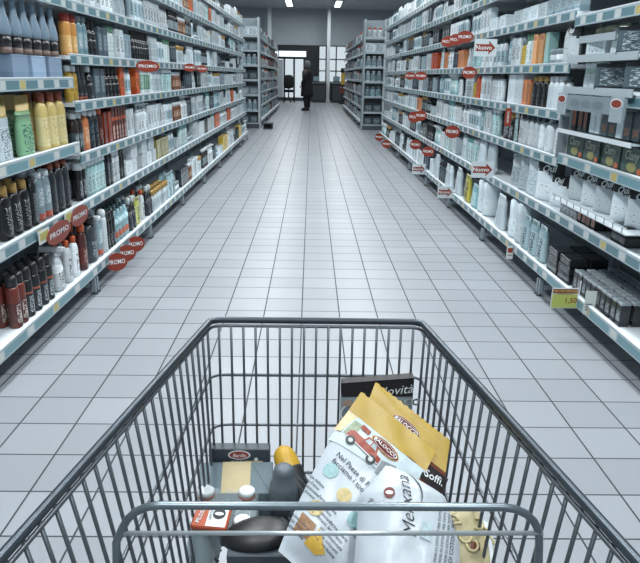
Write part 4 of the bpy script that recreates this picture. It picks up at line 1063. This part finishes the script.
m_sky = mat('ill_sky', '#b7c6cc', .5, noise=.25, nscale=60); m_car = mat('ill_car_red', '#8c3f30', .5, noise=.2, nscale=90); m_cream = mat('ill_cream', '#d8bf96', .5, noise=.2, nscale=60)
m_logo = mat('logo_red', '#6a2a24', .45); m_logo2 = mat('logo_gold', '#b59868', .4); m_txt = mat('bag_text', '#3b444b', .6); m_glass = mat('ill_glass', '#9aa9ad', .4); m_wheel = mat('ill_wheel', '#2c3033', .5); m_hub = mat('ill_hub', '#aeb4b4', .5)
m_herb = mat('ill_herb', '#86947a', .5, noise=.5, nscale=160)
U = (.131, -.06, -.084); VV = (.149, .20, .173)
TILT = -.16
def oval_logo(fn, at, ru, rv, rot, word, size, parent):
    o = disc(fn(.0022), at, ru, rv, m_logo2, rot=rot); o.merge(disc(fn(.0026), at, ru*.93, rv*.86, m_logo, rot=rot)); o.merge(disc(fn(.0030), at, ru*.84, rv*.70, m_ltxt, rot=rot, inner=.94))
    o = obj('oval_logo', o, parent)
    obj('lettering', text_mb(word, size, m_ltxt, fn(.0048), bold=.015, rot=rot, at=at), o)
# back gold bag
LB = lambda t: 0.0+.075*t; RB = lambda t: .169+.038*min(1, t*3.2)
rb, fb = bag('biscuit_bag', 'gold-topped brown biscuit bag standing behind the white one with the car', (.1125, .981, .757), U, VV, LB, RB, .001, -.27, .022, .20, .05, gold, brownf, sd=2)
oval_logo(fb, (.091, -.032), .031, .0125, -.02, 'BALOCCO', .0108, rb)
obj('dark_panel', patch(fb(.0015), [(.150, -.062), (.203, -.060), (.206, -.095), (.150, -.095)], mat('dark_label', '#241f20', .5)), rb)
obj('lettering', text_mb('Soffi.', .020, m_ltxt, fb(.004), bold=.01, rot=.22, at=(.180, -.078)), rb)
# front biscuit bag
LA = lambda t: .0+.012*t+.04*t*t; RA = lambda t: .166+.04*t
ra, fa = bag('biscuit_bag', 'white biscuit bag with gold header and a red vintage car picture', (.0873, .954, .7535), U, VV, LA, RA, .0, -.30, .030, .14, .03, gold, film, sd=1)
e0 = fa(.0014)
obj('sky_picture', patch(e0, [(.006, -.043), (.166, -.043), (.172, -.10), (.006, -.108)], m_sky, 12), ra)
obj('cream_edge', patch(fa(.0018), [(.003, -.043), (.022, -.043), (.014, -.085), (.003, -.088)], m_cream, 5), ra)
obj('herb_picture', patch(fa(.0018), [(.022, -.052), (.04, -.05), (.035, -.085), (.018, -.085)], m_herb, 4), ra)
obj('rock_picture', patch(fa(.0018), [(.098, -.085), (.125, -.075), (.128, -.105), (.1, -.11)], mat('ill_rock', '#7d8488', .6, noise=.4, nscale=140), 5), ra)
# car drawing
e1 = fa(.0024); rot = TILT
def rc(pts, o=(.060, -.082)):
    c, s = cos(rot), sin(rot); return [(o[0]+x*c-y*s, o[1]+x*s+y*c) for x, y in pts]
car = patch(e1, rc([(-.034, .003), (.036, .003), (.038, -.011), (-.036, -.011)]), m_car, 8)
car.merge(patch(e1, rc([(-.030, .008), (-.006, .008), (-.004, .002), (-.034, .002)]), m_car, 4))
car.merge(patch(e1, rc([(-.004, .019), (.018, .019), (.026, .003), (-.008, .003)]), m_car, 6))
car = obj('car_picture', car, ra)
q = patch(fa(.003), rc([(-.001, .016), (.007, .016), (.007, .006), (-.004, .006)]), m_glass, 3); q.merge(patch(fa(.003), rc([(.009, .016), (.016, .016), (.021, .006), (.009, .006)]), m_glass, 3))
q.merge(patch(fa(.0032), rc([(-.034, -.008), (.037, -.008), (.037, -.0105), (-.035, -.0105)]), m_hub, 6)); obj('car_trim', q, car)
for x in (-.022, .024):
    w_ = disc(fa(.0034), rc([(x, -.012)])[0], .0085, .0085, m_wheel); w_.merge(disc(fa(.0038), rc([(x, -.012)])[0], .0042, .0042, m_hub)); obj('car_wheel', w_, car)
q = patch(fa(.0036), rc([(-.026, .030), (-.008, .030), (-.008, .020), (-.026, .020)]), m_car, 3); obj('crate_picture', q, car)
oval_logo(fa, (.092, -.060), .030, .0145, TILT*.6, 'BALOCCO', .0108, ra)
for s_, sz, at in (('Nel Paese di Fiaba', .0125, (.078, -.130)), ('facciamo i tuoi sogni', .0125, (.084, -.1435))):
    obj('lettering', text_mb(s_, sz, m_txt, fa(.002), bold=.008, rot=TILT, at=at), ra)
for at, m_ in (((.041, -.152), m_ill1), ((.082, -.172), m_ill2), ((.118, -.192), m_ill1), ((.058, -.215), m_ill2)):
    q = disc(fa(.0018), at, .0125, .0125, m_); obj('round_vignette', q, ra)
for at, n in (((.030, -.178), 4), ((.070, -.200), 4), ((.108, -.222), 5), ((.150, -.19), 4), ((.05, -.245), 3)):
    q = MB()
    for k in range(n):
        s_ = ['Farina italiana', 'latte fresco', 'uova selezionate', 'senza coloranti', 'solo cose buone'][k]
        q.merge(text_mb(s_, .0072, m_txt, fa(.0018), bold=.01, rot=TILT, at=(at[0]-.0013*k, at[1]-.0078*k)))
    obj('small_print', q, ra)
obj('photo_strip', patch(fa(.0018), [(.045, -.232), (.075, -.236), (.08, -.262), (.05, -.262)], mat('ill_mix', '#8d6a4c', .5, noise=.7, nscale=130), 5), ra)
obj('gold_corner', patch(fa(.002), [(.082, -.236), (.112, -.262), (.1, -.272), (.075, -.268)], mat('ill_gold', '#c6a040', .4), 4), ra)

# white bag in front with the script lettering
UC = (1, -.1, -.05); VC = (0, .75, .65)
def LC(t): return [-.004, -.022, -.038, -.043, -.043, -.042, -.04][min(6, int(t*6))] if False else -.004-.039*min(1, (t/.25))
def RC(t): return .004+.075*min(1, t/.18)**.8+.036*min(1, t/.5)
rcg, fc = bag('flour_bag', 'crumpled white bag with black script lettering in front of the biscuits', (.1188, .8235, .7004), UC, VC, LC, RC, 0, -.215, .034, 0, .02, film, film, sd=4, nv=40)
obj('lettering', text_mb('Melixana', .027, m_ink, fc(.003), bold=-.006, shear=.55, rot=PI/2+.16, at=(.030, -.068)), rcg)
q = MB(); q.tube([fc(.003)(.034+.010*sin(t*2.6)+.012*t, -.012-.05*t) for t in [i/14 for i in range(15)]], .0006, m_ink, 6, rad=[.0003+.0007*sin(PI*i/14) for i in range(15)]); obj('swash', q, rcg)
q = disc(fc(.0028), (.002, -.050), .0085, .0085, m_logo); q.merge(disc(fc(.0034), (.002, -.050), .006, .003, m_ltxt)); obj('round_logo', q, rcg)
for u_ in (.078, .086, .094, .102):
    obj('small_print', text_mb('FIORI DI COTONE PER TUTTI', .0058 if u_ < .1 else .009, m_txt, fc(.0022), bold=.01, rot=PI/2-.12, at=(u_, -.105)), rcg)
obj('floral_print', patch(fc(.002), [(.055, -.085), (.07, -.09), (.066, -.115), (.05, -.11)], mat('ill_pale', '#a9bcc2', .5, noise=.4, nscale=150), 4), rcg)
obj('number_print', text_mb('120', .009, m_txt, fc(.003), bold=.01, rot=PI/2-.5, at=(-.026, -.066)), rcg)

# pack of pasta at the right
pasta = mat('pasta_yellow', '#b5ab86', .5, noise=.35, nscale=55)
rd, fd = bag('pasta_pack', 'clear pack of pale pasta lying right of the white script bag', (.2448, .8325, .5969), (1, -.05, -.12), (0, .75, .65), lambda t: -.045-.0*t, lambda t: .018+.03*min(1, t*2), .028, -.12, .02, 0, .04, film, pasta, sd=6)
q = MB()
for k in range(7):
    u0, v0 = -.03+.011*k, -.005-.012*(k % 4); P = fd(.003)
    q.tube([P(u0+.012*cos(a)*.8, v0+.009*sin(a)) for a in [i/8*PI*1.4+k for i in range(9)]], .0022, mat('pasta_strand', '#c3b78c', .5), 6)
obj('noodles', q, rd)
obj('brown_mark', patch(fd(.0025), [(.0, -.035), (.016, -.035), (.016, -.047), (.0, -.047)], brownf, 3), rd)
obj('white_border', patch(fd(.002), [(.028, .006), (.036, .004), (.046, -.07), (.036, -.07)], m_ltxt, 4), rd)

b = MB(); b.bbox((0,0,.09), (.17,.22,.18), mat('plain_card', '#8f979b', .6, noise=.08, nscale=30), .003); b.box((0,0,.1805), (.03,.22,.001), mat('packing_tape', '#a39a82', .4))
o = obj('carton', b, None, (.11, .86, .3645)); tag(o, 'plain grey carton lying underneath the biscuit and flour bags', 'box')
# novelty pack standing against the front wires
t = empty('biscuit_box', 'grey carton with black top band standing against the trolley front', 'box', (.133, 1.13, .365), -.0)
fnN = lambda k: (lambda u, v: (u-.068, -.012-k, v+.325+.02*(u-.068)))
b = MB(); b.box((0, 0, .1625), (.138, .022, .325), mat('pack_grey', '#8b979e', .5, noise=.12, nscale=40)); b.v = [(x, y, z+(.09*x if z > .2 else 0)) for x, y, z in b.v]; obj('body', b, t)
b = MB(); b.box((0, .0, .3165), (.1384, .0222, .022), mat('pack_black', '#1f1d20', .5)); b.v = [(x, y, z+.09*x) for x, y, z in b.v]; obj('top_flap', b, t)
fnN = lambda k: (lambda u, v: (u-.068, -.011-k, v+.325+.09*(u-.068)))
obj('top_band', patch(fnN(.0012), [(.0, .0), (.136, .0), (.136, -.036), (.0, -.026)], mat('pack_black', '#1f1d20', .5), 3), t)
obj('lettering', text_mb('Novità', .026, m_ltxt, fnN(.002), bold=.0, shear=.25, rot=.05, at=(.100, -.021)), t)
q = text_mb('BALOCCO', .020, m_ltxt, fnN(.0016), bold=.05, rot=.03, at=(.104, -.050)); obj('logo_outline', q, t)
q = text_mb('BALOCCO', .020, m_txt, fnN(.0022), bold=.0, rot=.03, at=(.104, -.050)); obj('logo_lettering', q, t)
q = disc(fnN(.0014), (.018, -.062), .02, .02, m_ltxt, inner=.86); q.merge(disc(fnN(.0014), (.018, -.062), .015, .015, mat('ill_grey', '#6f7a80', .5, noise=.6, nscale=150))); obj('round_picture', q, t)
obj('flower_picture', disc(fnN(.0018), (.012, -.040), .010, .007, mat('ill_flower', '#a08a7c', .5, noise=.7, nscale=220)), t)

# cartons
t = empty('pasta_box', 'dark slate pasta box with red oval logo against the trolley front', 'box', (-.133, 1.128, .36))
b = MB(); b.bbox((0, 0, .0915), (.120, .024, .183), mat('slate_card', '#38434b', .45, noise=.08, nscale=50), .0015); obj('body', b, t)
fB = lambda k: (lambda u, v: (u, -.0121-k, .183+v))
q = disc(fB(.0006), (.0, -.0125), .022, .0105, m_ltxt); q.merge(disc(fB(.0011), (.0, -.0125), .019, .0082, mat('logo_bright', '#8e3a34', .45))); ov = obj('oval_logo', q, t)
obj('lettering', text_mb('Barilla', .0105, m_ltxt, fB(.0016), bold=.01, shear=.2, at=(0, -.0135)), ov)
obj('product_name', text_mb('MEZZE PENNE', .0052, m_ltxt, fB(.0008), bold=.01, at=(0, -.0275)), t)
q = patch(fB(.0006), [(.022, -.026), (.046, -.026), (.046, -.036), (.022, -.036)], m_ltxt, 2); q.merge(disc(fB(.0008), (.033, -.022), .004, .004, m_ltxt)); obj('white_mark', q, t)
t = empty('carton', 'blue-grey carton with a cream panel across its top', 'box', (-.137, 1.085, .36), .02)
tealc = mat('blue_grey_card', '#64767e', .5, noise=.08, nscale=40); creamc = mat('cream_card', '#c3b48c', .5, noise=.08, nscale=60)
b = MB(); b.bbox((0, 0, .07), (.142, .052, .14), tealc, .001)
b.v = [(x, y, z+(.018*(y/.026) if z > .1 else 0)) for x, y, z in b.v]; obj('body', b, t)
tz = lambda k: (lambda u, v: (u, v, .1403+.018*(v/.026)+k))
obj('cream_panel', patch(tz(.0004), [(-.027, .0255), (.028, .0255), (.028, -.0255), (-.027, -.0255)], creamc, 2), t)
obj('cream_edge', patch(lambda u, v: (u, .0262, v), [(.015, .160), (.05, .160), (.05, .150), (.015, .150)], creamc, 2), t)
obj('diagonal_fold', patch(tz(.0004), [(.031, .02), (.0325, .02), (.067, -.024), (.0655, -.024)], mat('fold_line', '#43525a', .5), 2), t)

# four-pack of yoghurt drinks under film
clearp = mat('clear_plastic', '#b3c1c6', .15, alpha=.55); lidm = mat('lid_white', '#c9d1d3', .4, noise=.12, nscale=150); ringm = mat('lid_ring', '#a36a58', .4)
t = empty('drink_pack', 'shrink-wrapped pack of small bottles with round white lids', 'bottle pack', (-.149, 1.000, .366))
for dx in (-.038, .038):
    for dy in (.038, -.046):
        b = MB(); b.rev([(.018,0),(.024,.004),(.024,.06),(.021,.095),(.015,.118),(.015,.126)], mat('drink_body', '#9aa9ae', .3), 16, c=(dx, dy, 0)); o = obj('bottle', b, t)
        b = MB(); b.rev([(.0155,.126),(.0158,.131)], ringm, 16, c=(dx, dy, 0)); b.rev([(.0155,.131),(.0155,.138),(.0135,.1405)], lidm, 16, c=(dx, dy, 0)); obj('lid', b, o)
b = MB(); rings = []
for k in range(13):
    x = -.058+.116*k/12; rings.append([(x, y, .122+.010*abs(cos(PI*(x/.076+.5)))*-1+.012*(1 if abs(abs(x)-.038) < .02 else 0)+.003*sin(y*120+x*200)) for y in [.062-.124*j/10 for j in range(11)]])
vs = [p for r_ in rings for p in r_]; fs = [(i*11+j, (i+1)*11+j, (i+1)*11+j+1, i*11+j+1) for i in range(12) for j in range(10)]
b.add(vs, fs, mat('shrink_film', '#c3d0d5', .12, alpha=.28), True); obj('shrink_film', b, t)
# orange packet
t = empty('yeast_packet', 'small orange packet with a white label lying on the drink pack', 'packet', (-.163, .950, .513), .0)
t.rotation_euler = (.25, .0, -.12)
obj('body', (lambda b: (b.bbox((0,0,0), (.062,.05,.010), mat('packet_orange', '#b5532f', .45, noise=.08, nscale=60), .002), b)[-1])(MB()), t)
tp = lambda k: (lambda u, v: (u, v, .0052+k))
obj('white_label', patch(tp(.0004), [(-.006,.023),(.028,.023),(.028,-.023),(-.006,-.023)], m_ltxt, 2), t)
q = disc(tp(.0009), (.013,.003), .011, .011, m_ink); q.merge(disc(tp(.0013), (.013,.003), .008, .0035, m_ltxt)); obj('round_emblem', q, t)
obj('lettering', text_mb('PILOSIO', .010, m_ltxt, tp(.0009), bold=.02, rot=PI/2-.15, at=(-.018, 0)), t)
obj('lettering', text_mb('LIEVITO', .006, m_txt, tp(.0009), bold=.01, rot=PI/2, at=(-.001, 0)), t)
# black pan lid / oval dome
b = MB(); b.rev([(.060,0),(.064,.004),(.060,.012),(.048,.020),(.03,.026),(.008,.028)], mat('black_plastic', '#1a1c1e', .4, noise=.1, nscale=40), 28, sy=.62)
o = obj('oval_case', b, None, (-.080, .925, .492)); o.rotation_euler = (0, -.10, .1); tag(o, 'black domed oval case lying beside the orange packet', 'case')
b = MB(); b.bbox((0,0,.066), (.15,.09,.13), mat('under_card', '#39434a', .5, noise=.1, nscale=30), .002)
o = obj('carton', b, None, (-.055, .925, .361)); tag(o, 'plain dark carton underneath the black oval case', 'box')
# grey capped bottle
t = empty('shampoo_bottle', 'dark bottle with a large grey domed cap beside the biscuit bag', 'bottle', (-.043, 1.045, .36))
b = MB(); b.rev([(.022,0),(.026,.004),(.026,.09),(.0245,.11)], mat('dark_bottle', '#23272b', .35), 20); obj('body', b, t)
capg = mat('slate_cap', '#59636b', .45)
b = MB(); b.rev([(.0265,.10),(.0275,.125),(.0272,.145),(.0245,.158),(.0200,.164),(.0196,.180),(.0178,.188),(.012,.193),(.002,.194)], capg, 24); obj('cap', b, t)
# yellow and black bottle
t = empty('lotion_bottle', 'yellow bottle with a black grip leaning behind the grey-capped bottle', 'bottle', (0,0,0))
A0 = Vector((-.052, 1.130, .540)); A1 = Vector((.006, 1.035, .44)); ax = (A1-A0).normalized(); Ln = (A1-A0).length
q = ax.to_track_quat('Z', 'Y').to_matrix().to_4x4(); Mx = q
yel = mat('yellow_shell', '#c79f34', .4, noise=.12, nscale=60); gripm = mat('black_grip', '#202224', .5)
t.location = A0
b = MB(); b.rev([(.003,-.002),(.012,.002),(.019,.010),(.0225,.022),(.024,.04),(.024,Ln)], yel, 20, sx=1.0); b.xf(Mx); obj('body', b, t)
b = MB(); b.rev([(.0245,.046),(.0255,.05),(.0255,Ln-.002),(.021,Ln+.004)], gripm, 20); b.xf(Mx); obj('grip', b, t)

# ------------------------------------------------------------------ colour management
sc = bpy.context.scene
sc.view_settings.view_transform = 'Standard'
sc.view_settings.look = 'None'
sc.view_settings.exposure = 0.0
sc.cycles.max_bounces = 6; sc.cycles.diffuse_bounces = 3; sc.cycles.glossy_bounces = 3; sc.cycles.transparent_max_bounces = 8
sc.cycles.use_denoising = True
print('COUNTS', COUNT, 'objects', len(bpy.data.objects))
